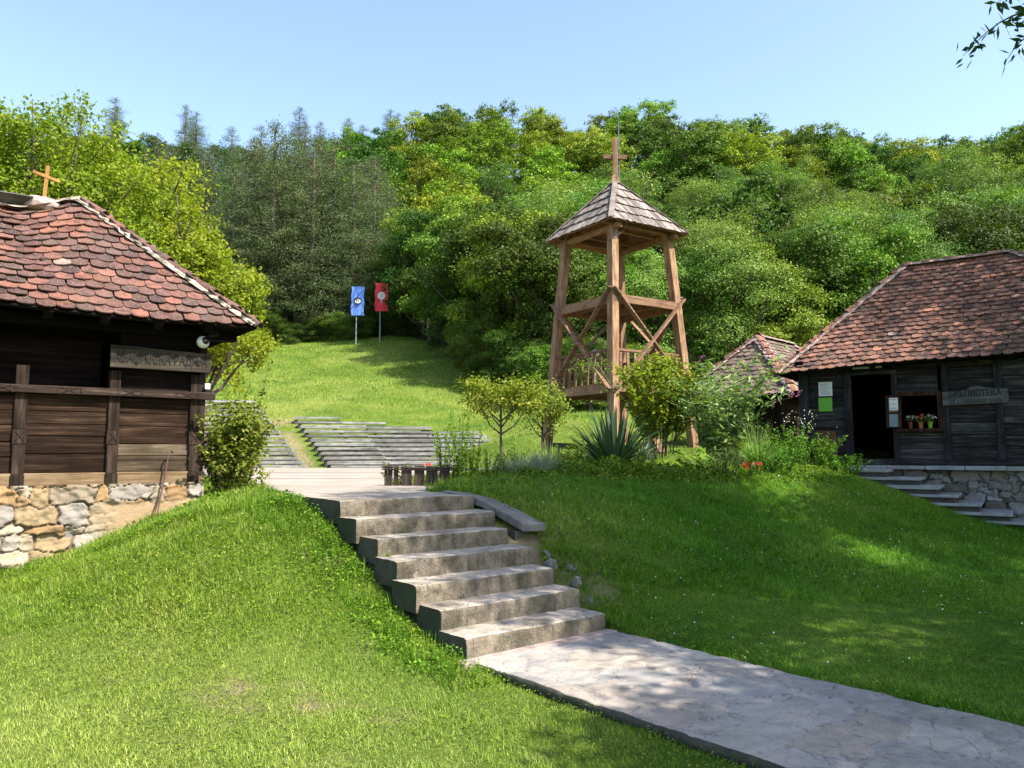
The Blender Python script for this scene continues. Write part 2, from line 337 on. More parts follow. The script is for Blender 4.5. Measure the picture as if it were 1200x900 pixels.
def ground_mat():
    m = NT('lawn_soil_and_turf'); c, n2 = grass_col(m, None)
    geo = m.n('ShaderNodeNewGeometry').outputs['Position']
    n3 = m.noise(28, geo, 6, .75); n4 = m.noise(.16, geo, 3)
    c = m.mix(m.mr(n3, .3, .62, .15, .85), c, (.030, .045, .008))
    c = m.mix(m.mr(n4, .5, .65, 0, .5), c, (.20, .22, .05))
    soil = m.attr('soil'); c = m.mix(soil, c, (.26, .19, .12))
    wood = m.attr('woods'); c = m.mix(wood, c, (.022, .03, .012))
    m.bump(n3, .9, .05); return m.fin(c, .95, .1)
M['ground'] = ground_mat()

# ---------------------------------------------------------------- terrain
UP = Vector((-math.sin(R(40)), math.cos(R(40)), 0)); SDV = Vector((math.cos(R(40)), math.sin(R(40)), 0))
ST0 = Vector((-.35, 6.15, 0)); RS = .161; TR = .352; PZ = 1.13      # stairs: start, riser, tread, plaza level
ZL = 7*RS
def su(p):       # stairs coordinates (side, up)
    d = Vector((p[0], p[1], 0))-ST0; return d.dot(SDV), d.dot(UP)
C = []
def c(*a): C.append(tuple(a))
def cp(px, py, Y): q = P(px, py, Y); c(q.x, q.y, q.z)
for x in (-9, -5, -2.5, 0, 2.5, 5, 9):
    for y in (-6, -2, 1, 3.2): c(x, y, 0)
for x, y in ((-4.6, 4.6), (-2.6, 4.9), (-1, 5.1), (-3, 3.9), (1.5, -3.9), (3, 5.6), (4.8, 6), (6.5, 6), (2, 6.8), (-7.5, 4.8)): c(x, y, -.02)
for x, y in ((.25, 5.3), (.9, 4.5), (1.5, 3.75), (0, 5.6), (2.1, 3)): c(x, y, -.05)
for s, t, z in ((-.05, 0, -.06), (-.08, .45, .0), (-.1, .9, .12), (-.12, 1.3, .28), (-.15, 1.7, .52), (-.15, 2.1, .80), (-.15, 2.7, 1.02), (-.15, 3.3, 1.10),
                (-.9, .8, .22), (-1.0, 1.7, .55), (-1.0, 2.5, .88), (-1.0, 3.3, 1.06),
                (1.6, 0, .04), (1.72, .36, .2), (1.85, .9, .40), (1.95, 1.4, .66), (2.05, 1.8, .88), (2.1, 2.3, 1.08), (2.4, 3.0, 1.17)):
    q = ST0+SDV*s+UP*t; c(q.x, q.y, z)
cp(0, 678, 8.25); cp(60, 660, 8.5); cp(120, 640, 8.85); cp(170, 618, 9.1); cp(225, 590, 9.4); cp(255, 580, 9.7)
c(-7.3, 6.9, .12); c(-9, 5.8, .05); c(-6, 6.0, .06); c(-4.2, 6.2, .1); c(-4.0, 7.4, .48); c(-3.2, 6.6, .26); c(-3.2, 8.3, .9); c(-2.2, 6.3, .2)
for x, y in ((-2.6, 9.4), (-3.4, 10.3), (-2, 11), (-1, 10), (-4, 13), (-2, 14), (-6, 17), (-2, 19), (-9, 22), (-4, 24), (0, 24), (-13, 24), (0, 17)): c(x, y, PZ-.02)
for x, y in ((-6, 12), (-9, 11), (-12, 14)): c(x, y, 1.15)
# right bank and bed
cp(600, 576, 9.6); cp(700, 570, 10.8); cp(850, 560, 12.2); cp(950, 552, 13.3); cp(1000, 548, 14.2)
cp(800, 600, 10.3); cp(720, 640, 8.7); cp(850, 650, 9.3); cp(950, 620, 11); cp(1050, 612, 12); cp(1100, 615, 12.1); cp(1150, 632, 11.8); cp(1200, 642, 11.4)
cp(1000, 665, 9.2); cp(1150, 690, 8.6); cp(1300, 690, 9.0); cp(900, 715, 7.6); cp(1040, 720, 7.7)
for px, py, Y in ((560, 556, 13), (650, 528, 19), (720, 530, 18.2), (812, 524, 20), (720, 520, 22), (870, 545, 15), (950, 535, 17), (900, 515, 21)): cp(px, py, Y)
cp(560, 535, 20); cp(600, 512, 26); cp(680, 506, 27); cp(620, 492, 32); cp(690, 490, 33); cp(800, 490, 32)
c(8, 18, 1.7); c(11, 16, .7); c(14, 12, .15); c(9.2, 13.6, .45); c(10.4, 12.7, .3); c(8.2, 14.2, .7); c(12, 20, 2.2); c(20, 15, 1.5); c(20, 5, .2)
# benches
def rightrow(i): return (387-3.9*i, 545.5-5.2*i, 25+.72*i)
for i in (0, 3, 6, 9, 11):
    a, b, Y = rightrow(i); q = P(a, b, Y); c(q.x, Y, q.z-.32); c(q.x+3.5, Y+.3, q.z-.32); c(q.x-3.5, Y-.1, q.z-.32); c(q.x-7, Y-.2, q.z-.32)
cp(560, 520, 31); cp(540, 505, 33); cp(300, 466, 37)
cp(300, 408, 60); cp(360, 406, 60); cp(420, 402, 59); cp(470, 404, 57); cp(400, 450, 42); cp(340, 460, 40); cp(280, 438, 46); cp(470, 456, 41); cp(520, 448, 44); cp(540, 430, 48)
cp(150, 420, 50); cp(0, 430, 46); cp(-200, 430, 46)
cp(620, 482, 38); cp(700, 478, 38); cp(850, 475, 38); cp(1000, 468, 40); cp(1200, 460, 42); cp(1400, 460, 42)
for px, py in ((-500, 205), (-200, 205), (0, 210), (150, 215), (260, 220), (380, 228), (450, 214), (530, 203), (620, 204), (700, 200), (800, 203), (860, 206), (960, 228), (1040, 234), (1100, 230), (1200, 226), (1400, 226), (1700, 226)):
    cp(px, py, 150); q = P(px, py, 150)
    c(q.x*1.3, 200, q.z*1.0-2); c(q.x*1.6, 300, q.z*.8)
for px, py in ((-300, 320), (0, 320), (200, 320), (400, 330), (600, 330), (800, 325), (1000, 325), (1200, 320), (1500, 320)): cp(px, py, 92)
C = np.array(C); KC = 1.2
def kern(d2): return np.sqrt(d2+KC*KC)
Acoef = kern(((C[:, None, :2]-C[None, :, :2])**2).sum(-1)); n_ = len(C)
AA = np.zeros((n_+3, n_+3)); AA[:n_, :n_] = Acoef-np.eye(n_)*.25; AA[:n_, n_] = 1; AA[:n_, n_+1:] = C[:, :2]; AA[n_, :n_] = 1; AA[n_+1:, :n_] = C[:, :2].T
WC = np.linalg.solve(AA, np.r_[C[:, 2], 0, 0, 0])
def th_raw(x, y):
    x = np.atleast_1d(np.asarray(x, float)); y = np.atleast_1d(np.asarray(y, float)); sh = x.shape; x = x.ravel(); y = y.ravel(); out = np.empty(len(x))
    for i in range(0, len(x), 20000):
        xs = x[i:i+20000]; ys = y[i:i+20000]
        out[i:i+20000] = kern((xs[:, None]-C[:, 0])**2+(ys[:, None]-C[:, 1])**2)@WC[:n_]+WC[n_]+WC[n_+1]*xs+WC[n_+2]*ys
    return out.reshape(sh)
def inpoly(x, y, poly):
    r = np.zeros(np.shape(x), bool); j = len(poly)-1
    for i in range(len(poly)):
        xi, yi = poly[i]; xj, yj = poly[j]
        with np.errstate(divide='ignore', invalid='ignore'):
            t = ((yi > y) != (yj > y)) & (x < (xj-xi)*(y-yi)/(yj-yi+1e-12)+xi)
        r ^= t; j = i
    return r
def stxy(s, t): q = ST0+SDV*s+UP*t; return (q.x, q.y)
W0, W1 = 1.554, 1.66
LAND = [stxy(0, 6*TR), stxy(0, 6*TR+1.25), stxy(.0, 4.6), stxy(1.9, 4.9), stxy(W1+.05, 6*TR)]
PLAZA = [stxy(-.0, 6*TR+1.0), (-3.3, 10.3), (-4.7, 13), (-12, 21), (-14, 24.7), (4, 24.7), (2, 20), (-1.2, 14), (-1.9, 11.75), (-.6, 11.5), stxy(1.85, 3.3)]
PL = 9.0
PATH = [stxy(0, 0), stxy(W0-.04, 0), stxy(W0+.1, -PL), stxy(-.02, -PL)]
def ss(x): x = np.clip(x, 0, 1); return x*x*(3-2*x)
def th(x, y):
    x = np.atleast_1d(np.asarray(x, float)); y = np.atleast_1d(np.asarray(y, float))
    z = th_raw(x, y)
    near = np.clip((60-y)/40, 0, 1)
    z = z+near*(.05*(fbm(x*.9, y*.9, 3)-.47)+.02*(fbm(x*4, y*4, 5)-.47))
    z = z+np.clip((y-60)/60, 0, 1)*3*(fbm(x/25, y/25, 8)-.47)
    # keep the banked ground under the built surfaces
    dx = x-ST0.x; dy = y-ST0.y; s = dx*SDV.x+dy*SDV.y; t = dx*UP.x+dy*UP.y
    inst = (s > .02) & (s < W1-.04) & (t > -.02) & (t < 3.4)
    z = np.where(inst, np.minimum(z, np.clip(np.floor((t)/TR), 0, 6)*RS-.06), z)
    pz = inpoly(x, y, PLAZA) | inpoly(x, y, LAND); z = np.where(pz, np.minimum(z, PZ-.07), z)
    m = .05; inpa = (s > 0.03) & (s < W0+.05) & (t < .05) & (t > -PL); z = np.where(inpa, np.minimum(z, -.09), z)
    return z
def th1(x, y): return float(th(x, y)[0])
def axis(segs):
    out = [segs[0][0]]
    for a, b, st in segs:
        n = max(1, int(round((b-a)/st))); out += [a+(b-a)*(i+1)/n for i in range(n)]
    return np.array(out)
ax = axis([(-900, -300, 100), (-300, -110, 19), (-110, -30, 4), (-30, -9, 1), (-9, 8.5, .075), (8.5, 30, 1), (30, 110, 4), (110, 300, 19), (300, 900, 100)])
ay = axis([(-300, -20, 40), (-20, 2.5, 1.5), (2.5, 14.5, .075), (14.5, 34, .35), (34, 64, 1), (64, 210, 4), (210, 330, 20), (330, 1500, 130)])
GX, GY = np.meshgrid(ax, ay); gz = th(GX.ravel(), GY.ravel())
far = np.clip((GY.ravel()-210)/300, 0, 1); gz = gz*(1-far)+20*far
nx, ny = len(ax), len(ay); ii, jj = np.meshgrid(np.arange(nx-1), np.arange(ny-1)); b0 = (jj*nx+ii).ravel()
gx, gy = GX.ravel(), GY.ravel()
def soilmask(x, y):
    m = np.zeros(len(x))
    for q, r in ((stxy(1.95, .9), .35), (stxy(2.0, 1.35), .3), (stxy(1.8, 1.2), .6), (stxy(1.85, .5), .35), ((-1.65, 5.25), .4), ((-1.2, 5.1), .25), ((-.8, 5.0), .2), (stxy(-.25, 1.9), .22)):
        m = np.maximum(m, np.clip(1.4-np.hypot((x-q[0]), (y-q[1])*1.6)/r, 0, 1)*np.clip(fbm(x*6, y*6, 21)*3-.7, 0, 1))
    return m
def frontY(px): return np.interp(px, [-400, 0, 300, 470, 500, 560, 620, 900, 1000, 1200, 1500], [52, 56, 64, 62, 58, 48, 41, 39, 41, 44, 44])
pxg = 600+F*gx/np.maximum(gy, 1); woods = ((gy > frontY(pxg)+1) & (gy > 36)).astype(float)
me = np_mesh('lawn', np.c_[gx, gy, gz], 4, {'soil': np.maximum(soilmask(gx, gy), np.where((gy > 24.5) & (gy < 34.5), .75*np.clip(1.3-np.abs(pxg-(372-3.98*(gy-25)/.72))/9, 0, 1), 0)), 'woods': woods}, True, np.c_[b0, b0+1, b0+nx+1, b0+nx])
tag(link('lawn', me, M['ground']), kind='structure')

# ---------------------------------------------------------------- stone relief surfaces
def stone_cells(X, Z, W, H, rowh, stw, seed, p=3.0, warp=.05, rel=.035, brick=True, pal=None, mortar=(.3, .25, .18), gap=.12):
    r = np.random.default_rng(seed); sites = []
    z = -.05
    while z < H+.1:
        h = r.uniform(*rowh); x = -.2+r.uniform(-.2, 0)
        while x < W+.2:
            ww = r.uniform(*stw); k = r.random()
            if k < .18:   # two flat stones on top of each other
                sites.append((x+ww/2, z+h*.25, ww*.5, h*.27)); sites.append((x+ww/2+r.uniform(-.05, .05), z+h*.76, ww*.5, h*.27))
            else: sites.append((x+ww/2, z+h/2+r.uniform(-.2, .2)*h, ww*.5, h*.5*r.uniform(.85, 1.15)))
            x += ww
        z += h
    Sx = np.array(sites); xs = X+warp*(fbm(X*7, Z*7, seed+1)-.47)*2.2; zs = Z+warp*(fbm(X*7+9, Z*7+4, seed+2)-.47)*2.2
    d = np.empty((len(X), 2)); idx = np.empty(len(X), int)
    for i in range(0, len(X), 8000):
        a = (np.abs((xs[i:i+8000, None]-Sx[:, 0])/Sx[:, 2])**p+np.abs((zs[i:i+8000, None]-Sx[:, 1])/Sx[:, 3])**p)**(1/p)
        o = np.argpartition(a, 1, 1)[:, :2]; v = np.take_along_axis(a, o, 1); k = np.argmin(v, 1)
        idx[i:i+8000] = o[np.arange(len(o)), k]; d[i:i+8000, 0] = v.min(1); d[i:i+8000, 1] = v.max(1)
    e = d[:, 1]-d[:, 0]; prof = ss(e/(gap*(.35+1.3*vnoise(X*3.1, Z*3.1, seed+9))))
    tilt = r.uniform(-1, 1, (len(Sx), 2)); off = r.uniform(-.4, 1, len(Sx))
    hgt = prof*(rel*(.6+.4*off[idx])+rel*.35*(tilt[idx, 0]*(xs-Sx[idx, 0])/Sx[idx, 2]+tilt[idx, 1]*(zs-Sx[idx, 1])/Sx[idx, 3])+rel*.8*(fbm(X*15, Z*15, seed+5, 5)-.47)+rel*.5*(np.floor(fbm(X*9, Z*9, seed+15, 3)*7)/7-.45)+rel*.8*np.abs(vnoise(X*6+Z*3, Z*9-X*2, seed+6)-.5)-rel*.9*np.clip(vnoise(X*5, Z*8, seed+14)-.72, 0, 1)*3)
    pal = np.array(pal); cc = pal[r.integers(0, len(pal), len(Sx))]*r.uniform(.8, 1.15, (len(Sx), 1))
    col = cc[idx]*prof[:, None]+np.array(mortar)*(1-prof[:, None])
    return hgt, col, prof
def grid(W, H, res):
    n, m = max(2, int(W/res)+1), max(2, int(H/res)+1); X, Z = np.meshgrid(np.linspace(0, W, n), np.linspace(0, H, m))
    ii, jj = np.meshgrid(np.arange(n-1), np.arange(m-1)); b = (jj*n+ii).ravel()
    return X.ravel(), Z.ravel(), np.c_[b, b+1, b+n+1, b+n]

# ---------------------------------------------------------------- path, plaza, staircase
X, T, fc = grid(W0+.02, PL, .02)
hg, colp, pr = stone_cells(X, T, W0, PL, (.35, .6), (.35, .8), 5, 2.2, .16, .010, pal=[(.33, .305, .27), (.37, .325, .275), (.29, .275, .255), (.38, .325, .265), (.33, .305, .28), (.31, .29, .27)], mortar=(.2, .18, .155), gap=.04)
ptch = np.clip(fbm(X*3, T*3, 44)*3-1.2, 0, 1); colp = colp*(1-.22*ptch[:, None])
xl = -.01+.03*(fbm(T*2, T*0, 9)-.5); wd = W0+.02+.03*T*.3+.05*(fbm(T*2.5, T*0+3, 19)-.5)
Vx = []; sx = xl+X/(W0+.02)*wd; edge = np.minimum(X, W0+.02-X)
pts = np.array([ST0.x, ST0.y])[None]+sx[:, None]*np.array([SDV.x, SDV.y])-T[:, None]*np.array([UP.x, UP.y])
zz = .002+hg*1.3+.01*(fbm(X*2, T*2, 3)-.5)
me = np_mesh('path', np.c_[pts, zz], 4, {'col': colp}, True, fc[:, ::-1])
# side skirts so that the slab has thickness
po = link('path', me, M['path']); tag(po, kind='structure')
m_ = po.modifiers.new('slab', 'SOLIDIFY'); m_.thickness = .08; me.materials.append(M['flank']); m_.material_offset_rim = 1; m_.offset = 1.0 if me.polygons[0].normal.z < 0 else -1.0

mb = MB(); mb.prism(PLAZA, PZ-.35, PZ-.008); o = mb.build('plaza', M['plaza']); tag(o, kind='structure')
mb = MB()
for k in (2, 5):                   # saw joints in the paving
    a = 11.6+k*1.5; mb.box(-4.2-(k*.9), -1.1, a, a+.02, PZ-.01, PZ-.0035)
o = mb.build('pavement_joints', M['cable']); tag(o, kind='structure')

stairs = thing('stone_staircase', 'flight of seven worn concrete steps climbing from the flagstone path to the plaza', 'staircase', ST0, R(40))
def rough_box(name, x0, x1, y0, y1, z0, z1, mats, parent, seed, top_warp=.012):
    """step block: gridded front and top with chipped nosing; local x side, y up the flight"""
    n = int((x1-x0)/.03); ny_ = max(3, int((y1-y0)/.04)); nz = max(4, int((z1-z0)/.03))
    prof = [(y0, z0+(z1-z0)*i/nz) for i in range(nz+1)]+[(y0+(y1-y0)*i/ny_, z1) for i in range(1, ny_+1)]
    xs = np.linspace(x0, x1, n+1); V = []; mi = []
    for j, (yy, z) in enumerate(prof):
        e = min(math.hypot(yy-y0, z-z1), .05)/.05; nose = (1-e)**1.6
        for x in xs:
            a = float(fbm(x*9, j*.6, seed)); b = float(fbm(x*2.3, z*3+yy*3, seed+4)); cc = float(fbm(x*22, j*1.3, seed+7))
            chip = max(0, float(fbm(x*3.7, 0, seed+2))-.5)*nose*.075
            V.append((x, yy+.012*(float(fbm(x*40, j*3.1, seed+3, 2))-.4)*(j <= nz)+(.005*nose+chip)+(.022*(b-.5)+.012*(cc-.5) if j <= nz else 0), z-(.005*nose+chip*.5)+(.02*(b-.5)+.006*(a-.5))*(1 if j >= nz else .3)))
    k = len(prof); F_ = []; 
    for j in range(k-1):
        for i in range(n): F_.append((j*(n+1)+i, j*(n+1)+i+1, (j+1)*(n+1)+i+1, (j+1)*(n+1)+i)); mi.append(0 if j < nz else 1)
    # sides and bottom
    for i, flip in ((0, False), (n, True)):
        ids = [j*(n+1)+i for j in range(k)]; base = len(V); V.append((xs[i], y1, z0)); f = ids+[base]; F_.append(tuple(f if flip else f[::-1])); mi.append(2)
    me = bpy.data.meshes.new(name); me.from_pydata(V, [], F_); me.update(); o = link(name, me, mats, parent)
    me.polygons.foreach_set('material_index', mi); me.polygons.foreach_set('use_smooth', [m != 2 for m in mi]); return o
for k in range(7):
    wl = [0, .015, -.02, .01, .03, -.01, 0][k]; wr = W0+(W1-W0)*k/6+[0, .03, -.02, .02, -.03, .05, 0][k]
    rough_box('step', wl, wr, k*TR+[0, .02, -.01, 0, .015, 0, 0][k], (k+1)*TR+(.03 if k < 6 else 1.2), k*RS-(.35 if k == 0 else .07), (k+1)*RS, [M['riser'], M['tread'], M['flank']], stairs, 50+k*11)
# stepped flank under the blocks, set back
mb = MB()
for k in range(7): mb.box(.035, W1-.06, k*TR+.045, 3.3, k*RS-.3, (k+1)*RS-.03)
mb.build('flank_wall', M['flank'], stairs)
mb = MB(); mb.prism([(0, 6*TR+.45), (W1+.05, 6*TR+.5), (1.9, 4.9), (0, 4.4)], PZ-.4, ZL-.006); mb.build('landing', M['tread'], stairs)
mb = MB(); mb.box(-.12, W0+.02, -.13, .0, -.1, .018, .008); o = mb.build('kerb_strip', M['mortar_pink'], stairs, .006)
# sloping side coping with rounded end
ramp = thing('sloping_coping', 'grey concrete coping with rounded lower end sloping down right side of the steps', 'coping', ST0, R(40))
prof = []
mb = MB(); N = 14; vs_ = []
tpath = [(W1+.02, 2.75, ZL+.02), (W1+.04, 2.4, ZL+.0), (W1+.08, 2.05, 1.07), (W1+.12, 1.7, .95), (W1+.15, 1.42, .85)]
cw = [.16, .22, .28, .32, .32]
L_, R_ = [], []
for (x, y, z), ww in zip(tpath, cw): L_.append((x-.02, y, z)); R_.append((x-.02+ww, y+.1, z))
endc = [((tpath[-1][0]-.02+cw[-1]/2)-cw[-1]/2*math.cos(a), 1.42-.17*math.sin(a)+.05, .84) for a in np.linspace(.3, math.pi-.3, 6)]
top = L_+endc+R_[::-1]; n2 = len(top); bot = [(x, y, z-.075) for x, y, z in top]
mb.add(top+bot, [tuple(range(n2)), tuple(range(2*n2-1, n2-1, -1))]+[(i, n2+i, n2+(i+1) % n2, (i+1) % n2) for i in range(n2)])
mb.build('coping_slab', M['ramp'], ramp, .015)
mb = MB(); mb.prism([(W1+.06, 1.45), (W1+.3, 1.5), (W1+.3, 2.7), (W1, 2.7)], .1, .765); mb.build('coping_base', M['flank'], ramp)
def rock(c, r, seed, mat, group, label):
    rr = random.Random(seed); mb = MB(); mb.sphere((0, 0, 0), r, 7, 5, (1.3, rr.uniform(.6, .9), rr.uniform(.4, .6)))
    mb.v = [tuple(a*rr.uniform(.62, 1.2) for a in v) for v in mb.v]
    o = mb.build('rubble_stone', mat, None, .006); o.location = c; o.rotation_euler = (rr.random(), rr.random(), rr.random()*6); tag(o, label, 'stone', group); return o
for i, (s, t, r, lab) in enumerate(((1.80, .62, .10, 'grey rubble stone wedged beside the third step from the bottom'), (1.76, .95, .12, 'largest grey rubble stone at the right edge of the steps, below the coping end'), (1.98, .86, .07, 'small rubble stone in bare soil right of the middle steps'), (1.88, 1.12, .08, 'rubble stone tucked just under the rounded end of the coping'), (1.72, .35, .06, 'smallest rubble stone beside the second step from the bottom'))):
    q = stxy(s, t); rock((q[0], q[1], th1(*q)+.0), r, i+3, M['rock'], 'rubble stones beside the steps', lab)

# ---------------------------------------------------------------- tiles
def tile_face(mb, e0, e1, r0, r1, tw, ex, zfix=None, lift=.03, seed=0, top_margin=.02, kerf=.0):
    rr = random.Random(seed); e0, e1, r0, r1 = map(Vector, (e0, e1, r0, r1))
    u = (e1-e0).normalized(); m = (r0+r1)/2-e0; w = (m-u*m.dot(u)); L = w.length; w.normalize(); n = u.cross(w).normalized()
    if n.z < 0: n = -n
    poly = [((q-e0).dot(u), (q-e0).dot(w)) for q in (e0, e1, r1, r0)]
    rows = int(L/ex)+1; W = (e1-e0).length
    for k in range(rows):
        t = k*ex-.02
        tm = t+ex*.5
        lo = poly[0][0]+(poly[3][0]-poly[0][0])*tm/L; hi = poly[1][0]+(poly[2][0]-poly[1][0])*tm/L
        cnum = int(W/tw)+2; rowshift = rr.uniform(-.015, .015)
        for i in range(-1, cnum):
            s = (i+.5*(k % 2)+.25)*tw+rr.uniform(-.008, .008)+rowshift
            if s < lo-tw*.35 or s > hi+tw*.35: continue
            h = tw*.5*.965; Lt = min(ex*1.75, L-t+.02)
            if Lt < .05: continue
            b0 = rr.uniform(-.012, .012); tl = lift*rr.uniform(.8, 1.5); sk = rr.uniform(-.03, .03); rise = rr.uniform(0, .007)
            pts = [(-h, Lt), (-h, tw*.26), (-.72*h, tw*.11), (-.35*h, tw*.03), (0, 0), (.35*h, tw*.03), (.72*h, tw*.11), (h, tw*.26), (h, Lt)]
            top = []; bt = []
            for a, b in pts:
                aa = a+sk*b; aa = min(max(aa, lo-s-.06), hi-s+.06)
                f = 1-b/Lt if Lt > 0 else 0
                q = e0+u*(s+aa)+w*(t+b+b0)+n*(.012+tl*f+rise+.006*(1-(a/h)**2))
                if zfix: q = q+Vector((0, 0, zfix(q.x, q.y)))
                top.append(q); bt.append(q-n*.017)
            nn = len(pts)
            mb.add(top+bt, [tuple(range(nn))]+[(i2, nn+i2, nn+i2+1, i2+1) for i2 in range(nn-1)])
def hip_line(mb, mo, a, b, r=.1, seg=.34, zfix=None, seed=0, mort=.13):
    rr = random.Random(seed); a = Vector(a); b = Vector(b); L = (b-a).length; d = (b-a)/L; n = max(1, int(L/seg)); sg = L/n
    x = d.cross(Vector((0, 0, 1))).normalized(); y = x.cross(d).normalized()
    for i in range(n):
        p = a+d*(i*sg-.03); q = a+d*((i+1)*sg+.02); j = Vector((rr.uniform(-.015, .015), rr.uniform(-.015, .015), rr.uniform(-.01, .012)))
        vs = []
        for pp, rad, up in ((p+j, r*1.1, .022), (q+j, r*.88, 0)):
            for dr in (0, -.016):
                for k in range(9):
                    an = math.pi*k/8; v = pp+x*math.cos(an)*(rad+dr)+y*(math.sin(an)*(rad+dr)*.8+up)
                    if zfix: v = v+Vector((0, 0, zfix(v.x, v.y)))
                    vs.append(v)
        fs = []
        for k in range(8): fs += [(k, k+1, 18+k+1, 18+k), (9+k, 27+k, 27+k+1, 9+k+1), (k, 9+k, 9+k+1, k+1), (18+k, 18+k+1, 27+k+1, 27+k)]
        fs += [(0, 18, 27, 9), (8, 17, 35, 26)]
        mb.add(vs, fs)
    if mo is not None:
        N = int(L/.06)+2; vs = []; 
        for i in range(N):
            p = a+d*(L*i/(N-1))
            for k in range(7):
                an = math.pi*k/6; rad = mort*(1+rr.uniform(-.22, .22)); v = p+x*math.cos(an)*rad+y*(math.sin(an)*r*.62*(1+rr.uniform(-.15, .15))+.005)
                if zfix: v = v+Vector((0, 0, zfix(v.x, v.y)))
                vs.append(v)
        mo.add(vs, [(i*7+k, i*7+k+1, (i+1)*7+k+1, (i+1)*7+k) for i in range(N-1) for k in range(6)])
def hip_roof(parent, x0, x1, y0, y1, ez, rx0, rx1, ry, rz, tw, ex, mats, zfix=None, seed=0, hipr=.1, back=True):
    E = [(x0, y0, ez), (x1, y0, ez), (x1, y1, ez), (x0, y1, ez)]; A = (rx0, ry, rz); B = (rx1, ry, rz)
    z = lambda q: (q[0], q[1], q[2]+(zfix(q[0], q[1]) if zfix else 0)-.012)
    roof = MB(); th_ = .05
    # deck
    xs = np.linspace(0, 1, 13); vs = []; 
    def quad(a, b, c_, d, nu=12, nv=8):
        base = len(roof.v); vv = []
        for j in range(nv+1):
            for i in range(nu+1):
                p = Vector(a).lerp(Vector(b), i/nu); q = Vector(d).lerp(Vector(c_), i/nu); s = p.lerp(q, j/nv); vv.append(z(s))
        roof.add(vv, [(j*(nu+1)+i, j*(nu+1)+i+1, (j+1)*(nu+1)+i+1, (j+1)*(nu+1)+i) for j in range(nv) for i in range(nu)])
    quad(E[0], E[1], B, A); quad(E[1], E[2], B, B); quad(E[2], E[3], A, B); quad(E[3], E[0], A, A)
    r = roof.build('roof', M['shaded_wood'], parent); so = r.modifiers.new('thick', 'SOLIDIFY'); so.thickness = .03; so.offset = 0
    t = MB(); sd = seed*10
    tile_face(t, E[0], E[1], A, B, tw, ex, zfix, seed=sd+1); tile_face(t, E[1], E[2], B, B, tw, ex, zfix, seed=sd+2)
    tile_face(t, E[3], E[0], A, A, tw, ex, zfix, seed=sd+4)
    if back: tile_face(t, E[2], E[3], B, A, tw, ex, zfix, seed=sd+3)
    t.build('roof_tiles', mats[0], r)
    h = MB(); mo = MB()
    for k, (a, b) in enumerate(((E[0], A), (E[1], B), (E[2], B), (E[3], A), (A, B))):
        if (Vector(a)-Vector(b)).length > .2: hip_line(h, mo, a, b, hipr, .34, zfix, sd+20+k, hipr*1.45)
    h.build('ridge_tiles', mats[1], r); mo.build('ridge_mortar', mats[2], r, smooth=False)
    for i in range(int((x1-x0)/.55)+1):
        raf = MB()
        x = x0+.1+i*.55
        if x > x1-.1: break
        zz_ = ez+(zfix(x, y0) if zfix else 0); lr = min(.75, .8*(x-x0)*(ry-y0)/max(.1, rx0-x0), .8*(x1-x)*(ry-y0)/max(.1, x1-rx1))
        if lr < .2: continue
        raf.beam((x, y0+.03, zz_-.06), (x, y0+lr, zz_-.06+lr*(rz-ez)/(ry-y0)-.03), .09, .09); raf.build('rafter', M['shaded_wood'], r)
    return r
def fx(px, zz, W, u):
    """distance along a facade (origin W, direction u) that shows at column px for height zz"""
    # X = (px-600)/F*(Y c + Z s)
    k = (px-600)/F; Z = (zz-EYE)
    return (k*(W[1]*cP+Z*sP)-W[0])/(u[0]-k*u[1]*cP)

# ---------------------------------------------------------------- left cabin
LA = R(37); uL = (math.cos(LA), math.sin(LA)); wl = P(238, 500, 9.55); WL = (wl.x, wl.y)
cabin = thing('timber_cabin', 'dark timber cabin with yellow stone base and old red tile hip roof at left', 'cabin', (WL[0], WL[1], 0), LA)
ZS = 1.235                                  # top of the stone base
X, Z, fc = grid(6.2, 1.75, .013); X = X-6.2
hg, cs, pr = stone_cells(X+6.2, Z, 6.2, 1.75, (.08, .23), (.12, .46), 31, 3.0, .06, .06, pal=[(.29, .22, .13), (.32, .275, .21), (.285, .26, .23), (.27, .175, .09), (.33, .275, .20), (.23, .19, .14)], mortar=(.15, .11, .07), gap=.22)
sm = ss((X+1.55)/.5)*ss((.62-(Z-.52+.25*(X+.8)))/.25)*ss((1.6-Z)/.1)   # rendered patch by the corner
zw = Z-.5
sm = ss((X+1.35+.3*(fbm(X*3, Z*3, 77)-.5))/.45)*ss((ZS-.17-zw)/.06)
hg = hg*(1-sm)+.035*sm; cs = cs*(1-sm[:, None])+np.array([.33, .24, .145])*sm[:, None]
me = np_mesh('stone_base', np.c_[X, -.05-hg, zw], 4, {'col': cs}, False, fc)
sb = link('stone_base', me, M['stone'], cabin)
mb = MB(); mb.box(-6.2, .0, -.045, 2.6, -.5, ZS-.02); mb.build('foundation', M['rock'], cabin)
px2x = lambda px, zz: fx(px, zz, WL, uL)
xp = [px2x(22, 1.8), px2x(131, 1.8), px2x(226, 1.8)]; xp = [xp[0]-1.35]+xp; pw = .13
mb = MB(); mb.box(-6.2, .02, -.065, .03, ZS, ZS+.145); mb.build('sill_beam', M['sill_tan'], cabin, .008)
RL = 2.25                                    # underside of the rail
wall = MB(); worn = MB(); heights = [.0, .19, .36, .50, .70, .86]
